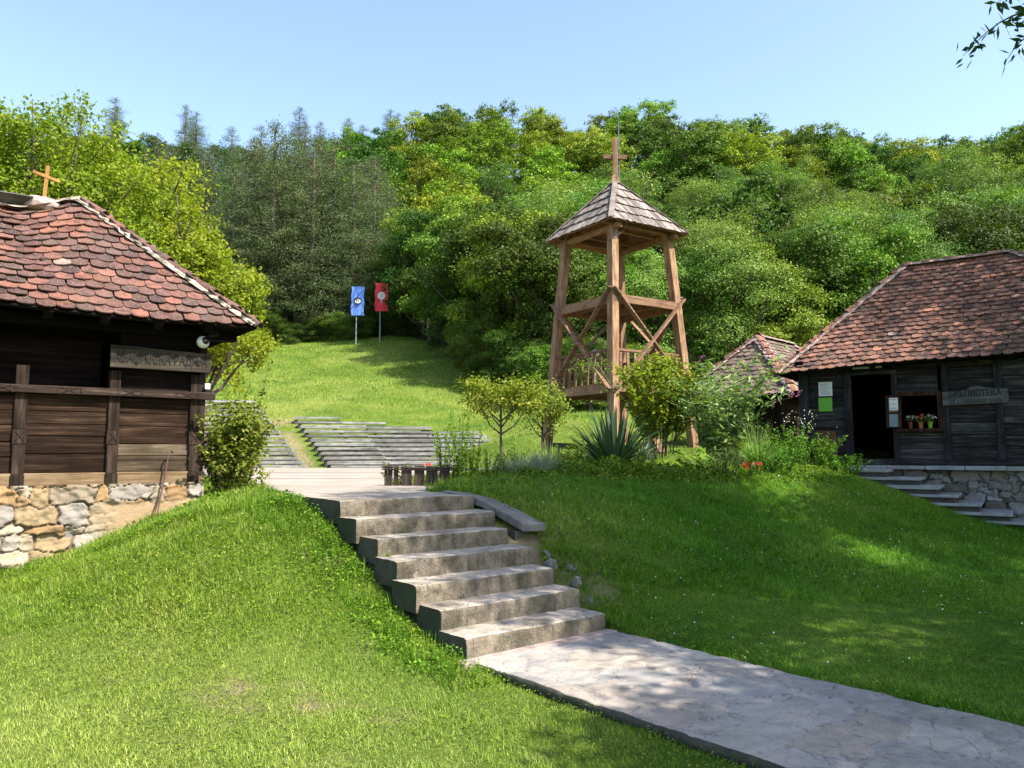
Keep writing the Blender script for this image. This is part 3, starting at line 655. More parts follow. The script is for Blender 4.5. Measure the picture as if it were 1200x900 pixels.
for a, b in zip(xp[:-1]+[xp[-1]], xp[1:]+[.0]):
    if b-a < .15: continue
    zc_ = ZS+.145
    k = 0
    while zc_ < RL-.02:
        h = random.uniform(.13, .22); h = min(h, RL-zc_); (worn if (b > -.2 and k < 2) or random.random() < .12 else wall).box(a+.05, b-.05, -.03+random.uniform(-.006, .006), .03, zc_+.003, zc_+h-.004, .002); zc_ += h; k += 1
wall.build('plank_wall', M['cabin_wood_h'], cabin, .006); worn.build('worn_planks', M['worn_plank'], cabin, .006)
mb = MB()
for i in range(3): 
    xa = xp[2]+.075; mb.box(xa, -.12, -.034, -.028, ZS+.35+i*.17, ZS+.49+i*.17)
for xq in xp:
    mb2 = MB(); mb2.box(xq-pw/2, xq+pw/2, -.085, .03, ZS-.0, ZS+.13, .002); mb2.box(xq-pw/2+.006, xq+pw/2-.006, -.078, .03, ZS+.135, ZS+.46, .002)
    mb2.box(xq-pw/2, xq+pw/2, -.085, .03, ZS+.465, ZS+.62, .002); mb2.box(xq-pw/2+.006, xq+pw/2-.006, -.078, .03, ZS+.625, RL+.3, .002)
    for sg in (-1, 1): mb2.beam((xq-sg*.045, -.088, ZS+.49), (xq+sg*.045, -.088, ZS+.6), .008, .006)
    mb2.build('post', M['cabin_wood_v'], cabin, .006)
mb2 = MB(); mb2.box(-.075, .0, -.075, .07, ZS+.145, 3.1, .004); mb2.build('corner_post', M['cabin_wood_v'], cabin, .008)
mb = MB(); mb.box(-6.2, .1, -.14, -.02, RL, RL+.085, .004)
rail = mb.build('rail', M['cabin_rail'], cabin, .008)
mb = MB()
x = -5.9
while x < -.1:
    for sg in (-1, 1): mb.beam((x, -.1435, RL+.042-sg*.03), (x+.16, -.1435, RL+.042+sg*.03), .005, .007)
    for q in (-.03, -.055, .19, .215): mb.beam((x+q, -.1435, RL+.008), (x+q, -.1435, RL+.078), .005, .007)
    x += .62
mb.build('carving', M['cabin_wood_v'], rail)
# recessed open shop front above the rail, planks at the right end
mb = MB()
for i in range(5): mb.box(-6.2, xp[2]-.07, .5, .55, RL-.1+i*.2, RL+.095+i*.2)
for i in range(5): mb.box(xp[2]+.05, -.08, -.02, .03, RL+.09+i*.17, RL+.255+i*.17, .003)
mb.box(-6.2, xp[2], .03, .5, RL-.1, RL-.06)
mb.build('upper_planks', M['shaded_wood'], cabin)
mb = MB()
mb.box(-.055, 0.0, .07, 2.55, ZS, 3.1); mb.box(-6.2, 0, 2.5, 2.56, ZS, 3.1); mb.box(-6.2, -6.14, .07, 2.5, ZS, 3.1); mb.build('side_wall', M['cabin_wood_h'], cabin)
mb = MB(); mb.box(-6.3, .35, -.1, .06, 3.0, 3.12); mb.box(-.06, .06, -.35, 2.9, 3.02, 3.14); mb.build('wall_plate', M['shaded_wood'], cabin, .01)
EZ = 3.13; RZ = 4.86
def zf(x, y):
    q = min(1, max(0, (-1.33-x)/.6)); tt = 1-abs(y-1.285)/1.755
    return -.27*q*max(0, tt)+.02*math.sin(x*1.7)*(1-max(0, tt))
rf = hip_roof(cabin, -6.8, .47, -.47, 3.04, EZ, -5.0, -1.30, 1.285, RZ, .185, .152, [M['tile_old'], M['tile_old'], M['mortar']], zf, 3, .085)
mb = MB()
for i, (dy, dz) in enumerate(((-.11, .02), (.11, .02))):
    mb.beam((-1.82, 1.285+dy, RZ-.27+.12), (-4.9, 1.285+dy, RZ-.27+.10), .02, .2, up=(0, dy*8, .55))
mb.build('ridge_boards', M['sign_grey'], rf, .004)
mb = MB(); mb.sphere((-1.72, 1.27, RZ-.14), .17, 12, 8, (1.3, 1, .6)); mb.v = [tuple(a+random.uniform(-.02, .02) for a in v) for v in mb.v]; mb.build('mortar_lump', M['mortar_pink'], rf)
cr = MB(); cx_ = px2x(47, 4.8); 
crx = -1.70; crz = RZ-.15
cr.beam((crx, 1.27, crz-.1), (crx+.03, 1.27, crz+.53), .045, .035, up=(0, 1, 0)); cr.beam((crx-.13, 1.268, crz+.42), (crx+.17, 1.268, crz+.35), .04, .042, up=(0, 1, 0))
cr.build('roof_cross', M['cross_yellow'], cabin, .004)

def text_mesh(txt, size, name, parent, loc, mat, width=None, ext=.004, rot=(R(90), 0, 0), shear=0):
    cu = bpy.data.curves.new(name, 'FONT'); cu.body = txt; cu.size = size; cu.align_x = 'CENTER'; cu.align_y = 'CENTER'; cu.extrude = ext; cu.shear = shear; cu.offset = .002
    t = bpy.data.objects.new(name, cu); COL.objects.link(t); dg = bpy.context.evaluated_depsgraph_get(); me = bpy.data.meshes.new_from_object(t.evaluated_get(dg)); bpy.data.objects.remove(t)
    o = link(name, me, mat, parent); o.location = loc; o.rotation_euler = rot
    if width:
        xs = [v.co.x for v in me.vertices]; o.scale = (width/(max(xs)-min(xs)), 1, 1)
    return o
def sign(name, label, W, u, ang, px0, px1, z0, z1, yoff, mat, lines, shape):
    a = fx(px0, (z0+z1)/2, W, u); b = fx(px1, (z0+z1)/2, W, u); wd_ = b-a
    n = Vector((-math.sin(ang), math.cos(ang), 0)); loc = Vector((W[0]+u[0]*(a+b)/2, W[1]+u[1]*(a+b)/2, (z0+z1)/2))+n*yoff
    root = thing(name, label, 'sign', loc, ang); h = (z1-z0)/2
    pts = shape(wd_/2, h); m_ = MB(); k = len(pts)
    v = [(x, -.018, z) for x, z in pts]+[(x, .018, z) for x, z in pts]
    m_.add(v, [tuple(range(k)), tuple(range(2*k-1, k-1, -1))]+[(i, k+i, k+(i+1) % k, (i+1) % k) for i in range(k)])
    m_.build('board', mat, root, .005)
    for L_ in lines:
        if L_ is None:
            q_ = MB(); rr_ = random.Random(5); x_ = -wd_*.40
            while x_ < wd_*.38:
                w1 = rr_.uniform(.012, .03); q_.box(x_, x_+.007, -.0215, -.018, -.12, -.045)
                if rr_.random() < .6: q_.box(x_+.007, x_+w1, -.0215, -.018, *rr_.choice(((-.12, -.11), (-.055, -.045), (-.088, -.078))))
                if rr_.random() < .4: q_.box(x_+w1, x_+w1+.006, -.0215, -.018, -.11, -.05)
                x_ += w1+rr_.choice((.012, .014, .016, .04))
            q_.build('worn_lettering', M['letter'], root); continue
        t, sz, zz_, wfrac = L_; text_mesh(t, sz, 'lettering', root, (0, -.022, zz_), M['letter'], wd_*wfrac)
    return root
sign('name_board', 'long weathered board with carved Cyrillic letters under the left cabin eave', WL, uL, LA, 126, 242, 2.575, 2.815, -.17, M['sign_wood'],
     [('АБАЏИЈСКА РАДЊА', .175, .005, .93)], lambda w_, h: [(-w_, -h), (w_, -h), (w_, h*.92), (w_*.55, h*.97), (w_*.1, h), (-w_*.4, h*1.12), (-w_, h*1.15)])
# round white dome camera under the eave
q = P(238, 401, 9.3)
dome = thing('security_camera', 'round white dome camera under the left cabin eave corner', 'camera', q, LA)
mb = MB(); mb.sphere((0, 0, 0), .075, 20, 14, (1, .8, 1)); mb.build('housing', M['white_plastic'], dome, smooth=True)
mb = MB(); mb.sphere((0.015, -.04, .012), .047, 18, 12, (1, .75, 1)); mb.build('lens', M['dark_glass'], dome, smooth=True)
mb = MB(); mb.box(-.02, .02, 0, .26, -.02, .02); mb.box(-.045, .045, .24, .27, -.05, .05); mb.build('bracket', M['metal'], dome)
q = P(243, 453, 9.45); fl = thing('floodlight', 'small white floodlight on the cabin corner below the sign', 'lamp', q, LA)
mb = MB(); mb.box(-.03, .03, -.02, .02, -.035, .035); mb.build('housing', M['white_plastic'], fl, .004); mb = MB(); mb.tube([(-.02, .02, -.01), (-.02, .1, -.02)], .008); mb.build('bracket', M['metal'], fl)
# loose cable hanging over the stone base
nv = Vector((math.sin(LA), -math.cos(LA), 0)); U3 = Vector((uL[0], uL[1], 0)); W3 = Vector((WL[0], WL[1], 0))
def onwall(px, z, off): return W3+U3*px2x(px, z)+nv*off+Vector((0, 0, z))
mb = MB(); pp = [onwall(200, 1.60, .10), onwall(197, 1.64, .13), onwall(194, 1.6, .15), onwall(190, 1.35, .16), onwall(184, 1.1, .17), onwall(171, .76, .2)]; mb.tube(pp, .009, 6)
pp = [onwall(192, 1.45, .12), onwall(186, 1.15, .15), onwall(181, .93, .17), onwall(180, .84, .18), onwall(183, .80, .2)]; mb.tube(pp, .007, 6)
tag(mb.build('cable', M['cable']), 'thin brown cable hanging down over the yellow stone base of the left cabin', 'cable')

# ---------------------------------------------------------------- library house
BA = R(-33.4); uB = (math.cos(BA), math.sin(BA)); wb = P(944, 500, 15.5); WB = (wb.x, wb.y)
lib = thing('timber_house', 'grey timber house with open dark door and red tile roof at right', 'house', (WB[0], WB[1], 0), BA)
bx = lambda px, z=2.2: fx(px, z, WB, uB)
ZB = 1.37; LB = 6.2; DB = 3.6
X, Z, fc = grid(LB+.3, 1.9, .016)
hg, cs, pr = stone_cells(X, Z, LB+.3, 1.9, (.12, .28), (.14, .42), 23, 2.2, .09, .06, pal=[(.17, .17, .17), (.22, .225, .23), (.13, .125, .12), (.2, .19, .17), (.26, .27, .28)], mortar=(.05, .047, .043), gap=.25)
me = np_mesh('stone_base', np.c_[X-.1, -.12-hg, Z-.6+ZB-1.3-.03], 4, {'col': cs}, False, fc); link('stone_base', me, M['stone'], lib)
mb = MB(); mb.box(-.1, LB+.2, -.115, DB, -.3, ZB-.05); mb.build('foundation', M['lib_step'], lib)
mb = MB(); 
for i in range(9): a = bx(1000)+i*.62; mb.box(a, a+.61, -.42, -.05, ZB-.07, ZB+.0, .006)
mb.build('ledge', M['lib_tread'], lib, .01)
xd0, xd1 = bx(999), bx(1047); xw0, xw1 = bx(1056), bx(1101); xs_ = [bx(1109), bx(1172), bx(1172)+1.3]
WT = 3.36
mb = MB(); mb.box(-.02, LB, -.04, .06, ZB+.0, ZB+.12, .003); mb.build('sill_beam', M['lib_wood_h'], lib, .008)
wall = MB()
def planks(a, b, z0, z1):
    z = z0
    while z < z1-.02:
        h = min(random.uniform(.16, .26), z1-z)
        if z1-z-h < .05: h = z1-z
        wall.box(a, b, random.uniform(-.012, .0), .045, z+.003, z+h-.004, .003); z += h
planks(.1, xd0-.1, ZB+.12, WT); SZ = 2.05
planks(xd1+.08, xs_[0], ZB+.12, SZ); planks(xs_[0]+.0, xs_[1], ZB+.12, WT-.0); planks(xs_[1], xs_[2], ZB+.12, WT); planks(xs_[2], LB-.05, ZB+.12, WT)
planks(xd1, xw1, 2.72, WT)
wall.build('plank_wall', M['lib_wood_h'], lib, .006)
for nm, xq, z0, z1, ww in (('corner_post', .0, ZB, WT, .2), ('door_jamb', xd0-.06, ZB, WT, .13), ('door_jamb', xd1+.04, ZB, WT, .1), ('post', xs_[0], ZB+.1, WT, .12), ('post', xs_[1], ZB+.1, WT, .13), ('post', xs_[2], ZB+.1, WT, .13), ('corner_post', LB, ZB, WT, .18)):
    mb = MB(); mb.box(xq-ww/2, xq+ww/2, -.06, .07, z0, z1, .006); mb.build(nm, M['lib_wood_v'], lib, .008)
mb = MB(); mb.box(xd0-.1, xd1+.1, -.08, .05, 3.1, 3.2, .003); mb.build('door_lintel', M['lib_wood_h'], lib, .006)
mb = MB(); mb.box(xd0+.05, xd1-.15, -.11, -.07, 3.215, 3.25); mb.build('lintel_strip', M['white_plastic'], lib)  # white strip on the door lintel, bright but no lamp
# window
mb = MB(); mb.box(xw0-.04, xw0+.02, -.07, .05, SZ, 2.72); mb.box(xw1-.02, xw1+.05, -.07, .05, SZ, 2.72); mb.box(xw0-.04, xw1+.05, -.065, .055, 2.66, 2.74)
wf = mb.build('window_frame', M['lib_dark'], lib, .006)
mb = MB(); mb.box(xw0-.06, xw1+.06, -.17, .06, SZ-.06, SZ); mb.build('window_sill', M['lib_dark'], wf, .006)
sc0, sc1 = bx(1040), bx(1057)
sh = MB(); 
for a, b, z0, z1 in ((sc0, sc0+.05, SZ+.02, 2.68), (sc1-.05, sc1, SZ+.02, 2.68), (sc0+.05, sc1-.05, SZ+.02, SZ+.07), (sc0+.05, sc1-.05, 2.63, 2.68), (sc0+.05, sc1-.05, 2.33, 2.37)): sh.box(a, b, -.16, -.12, z0, z1)
sash = sh.build('open_sash', M['lib_dark'], lib, .004)
mb = MB(); mb.box(sc0+.05, sc1-.05, -.145, -.14, SZ+.07, 2.63); mb.build('sash_glass', M['dark_glass'], sash)
mb = MB(); mb.box(-.1, LB-.1, DB-.08, DB, ZB, WT); mb.box(-.04, .04, .08, DB, ZB, WT); mb.box(LB-.04, LB+.04, .08, DB, ZB, WT); mb.build('side_wall', M['shaded_wood'], lib)
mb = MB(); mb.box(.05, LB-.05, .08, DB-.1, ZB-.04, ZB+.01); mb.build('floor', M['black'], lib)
mb = MB(); mb.box(-.3, LB+.3, -.08, .08, WT-.1, WT+.02); mb.box(-.08, .08, -.4, DB+.3, WT-.08, WT+.04); mb.build('wall_plate', M['shaded_wood'], lib, .01)
zfl = lambda x, y: .036*max(0, x)+.02*math.sin(x*1.3)
c2 = Vector((-.42, -.45, 0)); ez = P(912, 437, 15.2).z
hip_roof(lib, -.42, LB+.45, -.47, DB+.2, ez, 1.73, 3.62, 1.66, P(1062, 315, 15.95).z-.04, .168, .128, [M['tile_lib'], M['hip'], M['mortar_pink']], zfl, 7, .085)
def lw(px, z, off, x=None): 
    n = Vector((math.sin(BA), -math.cos(BA), 0)); return Vector((WB[0], WB[1], 0))+Vector((uB[0], uB[1], 0))*(bx(px, z) if x is None else x)+n*off+Vector((0, 0, z))
sign('name_board', 'grey hump-topped board with dark Cyrillic lettering on the right house', WB, uB, BA, 1105, 1182, 2.46, 2.76, -.1, M['sign_grey'],
     [('·БИБЛИОТЕКА·', .155, .055, .84), None],
     lambda w_, h: [(-w_, -h), (w_, -h*.85), (w_, h*.85), (w_*.6, h*.86), (w_*.35, h*1.0), (w_*.12, h*1.25), (-w_*.1, h*1.18), (-w_*.3, h*.8), (-w_, h*.65)])
def notice(name, label, px0, px1, z0, z1, off, mat, lines=6):
    a, b = bx(px0, z0), bx(px1, z0); p = lw(0, (z0+z1)/2, off, (a+b)/2); r = thing(name, label, 'notice', p, BA, None); w_ = (b-a)/2; h = (z1-z0)/2
    m1 = MB(); n = 8; vv = []
    m1.box(-w_, w_, 0, .004, -h, h); m1.build('sheet', mat, r)
    m2 = MB(); rr = random.Random(px0)
    for i in range(lines): zq = h*.7-1.4*h*i/max(1, lines-1); m2.box(-w_*.8, w_*rr.uniform(.2, .8), -.002, -.0005, zq-.006, zq+.006)
    m2.build('print', M['metal'], r); return r
notice('paper_notice', 'white paper notice pinned left of the open door', 960, 976, 2.72, 3.0, .035, M['paper_white'])
notice('paper_notice', 'green paper notice pinned under the white one left of the door', 960, 976, 2.42, 2.69, .035, M['paper_green'], 0)
notice('paper_notice', 'white poster taped to upper pane of the open window sash', 1044, 1054, 2.40, 2.63, .165, M['paper_white'], 3)
notice('paper_notice', 'blue grey poster taped to lower pane of the open window sash', 1044, 1054, 2.09, 2.31, .165, M['paper_blue'], 2)
mb = MB(); mb.box(-.18, .18, -.02, .02, -.28, .28, .01); o = mb.build('rusty_panel', M['rust'], None, .005); o.location = lw(970, 1.75, .06); o.rotation_euler = (0, 0, BA); tag(o, 'rusty brown panel leaning on the wall below the green notice', 'panel')
# steps along the base
LS = thing('stone_steps', 'low dark stone steps running down along the right house stone base', 'steps', (WB[0], WB[1], 0), BA)
edges = [(1044, 557), (1089, 564), (1107, 577), (1124, 587), (1149, 599), (1187, 611), (1212, 624)]
xr = [bx(1040), bx(1075), bx(1095), bx(1115), bx(1140), bx(1172), bx(1198), bx(1225)]
for i in range(7):
    zt = ZB-.06-.135*(i)
    m1 = MB(); m1.box(xd0-.5, xr[i]+.12, -1.25-.015*i, -.43 if i < 1 else -.16, zt-.05, zt, .01); s1 = m1.build('step', M['lib_tread'], LS, .012)
    m1 = MB(); m1.box(xd0-.45, xr[i]+.08, -1.2, -.2, zt-.19, zt-.052, .0); m1.build('riser_block', M['lib_step'], s1)
# pots on the sill
def flower_pot(px, label, colr, petal, rp=.042):
    p = lw(px, SZ, .1); r = thing('flower_pot', label, 'flower pot', p, 0, 'flower pots on the window sill')
    m1 = MB(); m1.tube([(0, 0, .0), (0, 0, .1), (0, 0, .101), (0, 0, .12)], [rp*.75, rp, rp*1.12, rp*1.12], 14); m1.build('pot', plain('pot_paint', tuple(x*.45 for x in colr), .4), r, smooth=False)
    C_ = np.array([(0, 0, .19)]*10)+rng.normal(0, .03, (10, 3)); return r, C_
# ---------------------------------------------------------------- foliage builders
def unit(v): return v/np.maximum(np.linalg.norm(v, axis=1, keepdims=True), 1e-9)
def quads(cen, nrm, size, asp=.55, r=None, droop=0, tdir=None):
    n = len(cen); nrm = unit(nrm); t = rng.normal(size=(n, 3)) if tdir is None else tdir+rng.normal(size=(n, 3))*.35
    t = unit(t-nrm*(t*nrm).sum(1, keepdims=True)); t[:, 2] -= droop; t = unit(t); b = np.cross(nrm, t)
    s = (size*rng.uniform(.65, 1.3, n))[:, None]*.5
    V = np.stack([cen-t*s, cen+b*s*asp-t*s*.1, cen+t*s, cen-b*s*asp-t*s*.1], 1).reshape(-1, 3)
    return V, np.repeat(rng.random(n) if r is None else r, 4)
def crown(lobes, nclump, nleaf, cr, leaf, asp=.55, up=.5, rand=.8, flat=.7, lower=.35, shell=.55, droop=0):
    """lobes: list of (centre, radii).  Returns quads."""
    lob = np.array([np.r_[c_, r_] for c_, r_ in lobes]); vol = (lob[:, 3]*lob[:, 4]*lob[:, 5])**(2/3); pk = rng.choice(len(lob), nclump, p=vol/vol.sum())
    d = unit(rng.normal(size=(nclump, 3))); d[:, 2] = np.where((d[:, 2] < -.2) & (rng.random(nclump) > lower), -d[:, 2], d[:, 2])
    rr = (shell+(1-shell)*rng.random(nclump)**.6)*rng.uniform(.85, 1.12, nclump)
    cc = lob[pk, :3]+d*rr[:, None]*lob[pk, 3:]
    idx = np.repeat(np.arange(nclump), nleaf); k = len(idx); csz = cr*rng.uniform(.6, 1.35, nclump)
    o = rng.normal(size=(k, 3))*.55; o[:, 2] *= flat
    P_ = cc[idx]+o*csz[idx, None]
    N_ = d[idx]*.6+np.array([0, 0, up])+rng.normal(size=(k, 3))*rand*.6
    tone = np.clip(rng.random(nclump)[idx]*.55+rng.random(k)*.45, 0, 1)
    return quads(P_, N_, leaf, asp, tone, droop)
def build_quads(name, parts, mat, parent=None):
    V = np.concatenate([p[0] for p in parts]); r = np.concatenate([p[1] for p in parts]); me = np_mesh(name, V, 4, {'rnd': r}); return link(name, me, mat, parent)
def trunk(parent, h, r, lobes, mat, z0=-.6, lean=(0, 0), nb=1.0):
    mb = MB(); pts = []; N = 7
    for i in range(N): f = i/(N-1); pts.append((lean[0]*f+math.sin(f*5+h)*.12*r*3, lean[1]*f+math.cos(f*4)*.1*r*3, z0+(h-z0)*f))
    mb.tube(pts, [r*(1.35 if i == 0 else 1-.75*i/(N-1)) for i in range(N)], 8)
    for cc, rr in lobes:
        cc = Vector(cc); f = min(.95, max(.25, (cc.z*.65)/h)); i = min(N-2, int(f*(N-1))); a = Vector(pts[i]).lerp(Vector(pts[i+1]), f*(N-1)-i)
        m = a.lerp(cc, .5)+Vector((0, 0, -.06*h)); mb.tube([a, m, cc, cc+(cc-m)*.5], [r*.42, r*.3, r*.16, r*.05], 5)
        for q in range(int(4*nb)):
            d = Vector((random.gauss(0, 1), random.gauss(0, 1), random.gauss(.3, .8))).normalized(); mb.tube([m.lerp(cc, .6), cc+Vector((d.x*rr[0], d.y*rr[1], d.z*rr[2]))*.9], [r*.14, r*.03], 4, cap=False)
    return mb.build('trunk', mat, parent, smooth=True)
def lobes_for(h, w, base, n, seed, peak=.55):
    n = n if n != 17 else 34
    r = random.Random(seed); out = [((0, 0, base+(h-base)*.62), (w*.30, w*.30, (h-base)*.38))]
    for i in range(n):
        a = i*2.4+r.random(); f = (i+.5)/n; z = base+(h-base)*(.15+.75*f); rad = w*.5*math.sqrt(max(.06, 1-((f-peak*.6)/.85)**2))*.66
        s = w*r.uniform(.11, .24); rad *= r.uniform(.75, 1.2); z += r.uniform(-.05, .09)*h; out.append(((math.cos(a)*rad, math.sin(a)*rad, z), (s, s, s*r.uniform(.6, 1.0))))
    return out
def make_tree(name, label, cat, h, w, base, nl, seed, leafmat, bark, nclump, nleaf, cr, leaf, tr=.18, loc=(0, 0, 0), group=None, **kw):
    t = thing(name, label, cat, loc, 0, group); lb = lobes_for(h, w, base, nl, seed)
    trunk(t, h*.8, tr, lb[1:], bark); build_quads('crown', [crown(lb, nclump, nleaf, cr, leaf, **kw)], leafmat, t); return t
def make_pine(label, h, w, seed, nlay, group, dens=1.0, leaf=.3, base=.12):
    r = random.Random(seed); t = thing('pine_tree', label, 'pine tree', (0, 0, 0), 0, group)
    mb = MB(); mb.tube([(0, 0, -1), (.05, 0, h*.4), (0, .06, h*.75), (0, 0, h*.98)], [h*.016, h*.012, h*.007, .02], 7)
    parts = []
    for i in range(nlay):
        f = i/(nlay-1); z = h*(base+(.97-base)*f); R_ = w*.5*(1-f)**.45*(.55+.45*min(1, f*4+.3))*r.uniform(.7, 1.15)+.3; nb = max(3, int(6*(1-f)+3))
        for b in range(nb):
            a = r.random()*6.28; L = R_*r.uniform(.6, 1.12); dz = L*r.uniform(-.08, .22); e = np.array([math.cos(a)*L, math.sin(a)*L, z+dz])
            if r.random() < .5: mb.tube([(0, 0, z), tuple(e*.5+np.array([0, 0, z*.5-.05])), tuple(e)], [.05, .035, .012], 4, cap=False)
            n = int(max(8, 30*L/(w*.5))*dens); f2 = r.random()*.35; k = rng.random(n)**.6; cen = np.array([0, 0, z])*(1-k)[:, None]+e*k[:, None]+rng.normal(size=(n, 3))*np.array([.30, .30, .16])*(w/7)
            parts.append(quads(cen, rng.normal(size=(n, 3))*.7+np.array([0, 0, .7]), leaf, .42, np.clip(f2+rng.random(n)*.65, 0, 1), tdir=np.tile(np.array([math.cos(a), math.sin(a), .5]), (n, 1))))
    mb.build('trunk', M['bark'], t, smooth=True); build_quads('crown', parts, M['lf_pine'], t); return t

# ---------------------------------------------------------------- forest on the hill
protos = []
def reg(kind, rng_, t, h): protos.append((kind, rng_, t, h))
FG = {'a': ('broadleaf_tree', 'mid green rounded broadleaf tree on the wooded hill'), 'b': ('broadleaf_tree', 'yellow green broadleaf tree high on the wooded hill'),
      'c': ('locust_tree', 'blue green feathery locust tree on the middle of the hill slope'), 'd': ('broadleaf_tree', 'deep green dense broadleaf tree at the foot of the hill'), 'p': ('pine_tree', 'dark grey green pine in the pine stand left of the hill')}
KM = {'a': 'lf_a', 'b': 'lf_b', 'c': 'lf_c', 'd': 'lf_d'}
for s in range(3):
    for k in 'abcd':
        if k == 'c': kw = dict(nclump=560, nleaf=26, cr=.62, leaf=.25, asp=.42, up=.8, rand=.8, flat=.45, shell=.45)
        else: kw = dict(nclump=430, nleaf=30, cr=.52, leaf=.31, asp=.62, up=.5, rand=.9, flat=.6, shell=.45)
        h = random.uniform(10.5, 13.5) if k != 'c' else random.uniform(9, 11.5); wdt = random.uniform(8.2, 10) if k != 'c' else random.uniform(9, 11)
        reg(k, 'far', make_tree(FG[k][0], FG[k][1], 'tree', h, wdt, h*.04, 19, s*17+ord(k), M[KM[k]], M['bark'], **kw), h)
for s in range(2):
    for k in 'adc':
        h = random.uniform(9.0, 11.5); kw = dict(nclump=1500, nleaf=24, cr=.42, leaf=.17, asp=.6, up=.5, rand=.8, flat=.6, shell=.45)
        if k == 'c': kw.update(asp=.4, leaf=.15, cr=.55, flat=.4)
        reg(k, 'near', make_tree(FG[k][0], FG[k][1], 'tree', h, random.uniform(7.5, 9), h*.04, 13, s*31+ord(k)+5, M[KM[k]], M['bark'], **kw), h)
for s in range(4): reg('p', 'any', make_pine(FG['p'][1], random.uniform(17, 19), random.uniform(7.2, 8.6), s+60, 40, 'pines on the hill', 6.0, .18), 18)
used = set(); placed = []
def place(kind, rg, x, y, z, sc, sz=None):
    cands = [i for i, p in enumerate(protos) if p[0] == kind and p[1] in (rg, 'any')]
    i = random.choice(cands); t = protos[i][2]
    if i in used: t = copy_tree(t)
    used.add(i); t.location = (x, y, z); t.rotation_euler = (0, 0, random.uniform(0, 6.28)); t.scale = (sc, sc, sc*(sz or 1))
    far = y > 120; t['label'] = None
    if kind == 'a': t['label'] = 'mid green rounded broadleaf tree '+('near the skyline of the wooded hill' if far else 'on the wooded hill slope' if y > 62 else 'along the foot of the wooded hill')
    elif kind == 'b': t['label'] = 'yellow green broadleaf tree '+('on the skyline of the wooded hill' if far else 'scattered in the wooded hill slope')
    elif kind == 'c': t['label'] = 'blue green feathery locust tree '+('on the middle of the wooded hill' if y > 62 else 'along the foot of the wooded hill')
    elif kind == 'd': t['label'] = 'deep green dense broadleaf tree '+('near the skyline of the wooded hill' if far else 'on the wooded hill slope' if y > 62 else 'along the foot of the wooded hill')
    else: t['label'] = 'dark grey green pine tree in the stand above the left cabin roof'
    t['group'] = {'a': 'mid green broadleaf trees', 'b': 'yellow green broadleaf trees', 'c': 'feathery locust trees', 'd': 'deep green broadleaf trees', 'p': 'dark pine trees'}[kind]+(' on the skyline' if far and kind != 'p' else ' on the slope' if y > 62 or kind == 'p' else ' at the hill foot')
    placed.append((x, y))
# front edge of the wood
def px_of(x, y): return 600+F*x/y
for px, Y, k, s in ((505, 59, 'd', .92), (535, 53, 'a', .95), (560, 49, 'd', .95), (600, 45, 'a', 1.0), (628, 43, 'd', .9), (668, 42, 'd', .85), (716, 42, 'a', .8), (765, 41, 'c', .8), (815, 41, 'd', .75), (862, 40, 'c', .85), (905, 41, 'a', .8), (950, 43, 'd', .95), (1005, 44, 'a', 1.0), (1060, 45, 'c', 1.0), (1118, 46, 'd', 1), (1175, 46, 'a', 1.05), (1235, 47, 'd', 1),
                    (470, 63, 'd', .7), (500, 64, 'a', 1.15), (560, 56, 'a', 1.1), (640, 51, 'c', 1.1), (700, 50, 'a', 1.05), (770, 50, 'd', .95), (835, 49, 'c', 1.05), (905, 50, 'a', 1), (975, 52, 'c', 1.15), (1040, 54, 'a', 1.1), (1110, 55, 'd', 1.1), (1190, 56, 'c', 1.1)):
    x = (px-600)/F*Y*1.02; place(k, 'near', x, Y, th1(x, Y)-.3, s)
for px, Y, k, s in ((600, 41, 'd', .42), (640, 38, 'a', .40), (572, 44, 'd', .48), (690, 37, 'd', .4), (735, 37, 'a', .38), (530, 51, 'd', .42), (665, 40, 'd', .5), (548, 47, 'a', .4)):
    x = (px-600)/F*Y*1.02; place(k, 'near', x, Y, th1(x, Y)-.5, s)
for px, Y, s in ((205, 68, .86), (240, 72, .98), (275, 64, .86), (300, 68, 1.0), (322, 64, 1.02), (345, 67, .98), (368, 64, .95), (392, 67, .97), (415, 65, .84), (440, 68, .86), (335, 76, 1.0), (385, 77, .95), (290, 78, .95), (430, 78, .9), (250, 82, .98), (185, 80, .95), (456, 76, .8), (120, 76, .9), (60, 76, .9), (0, 76, .9)):
    x = (px-600)/F*Y*1.03; place('p', 'any', x, Y, th1(x, Y)-.3, s*1.0)
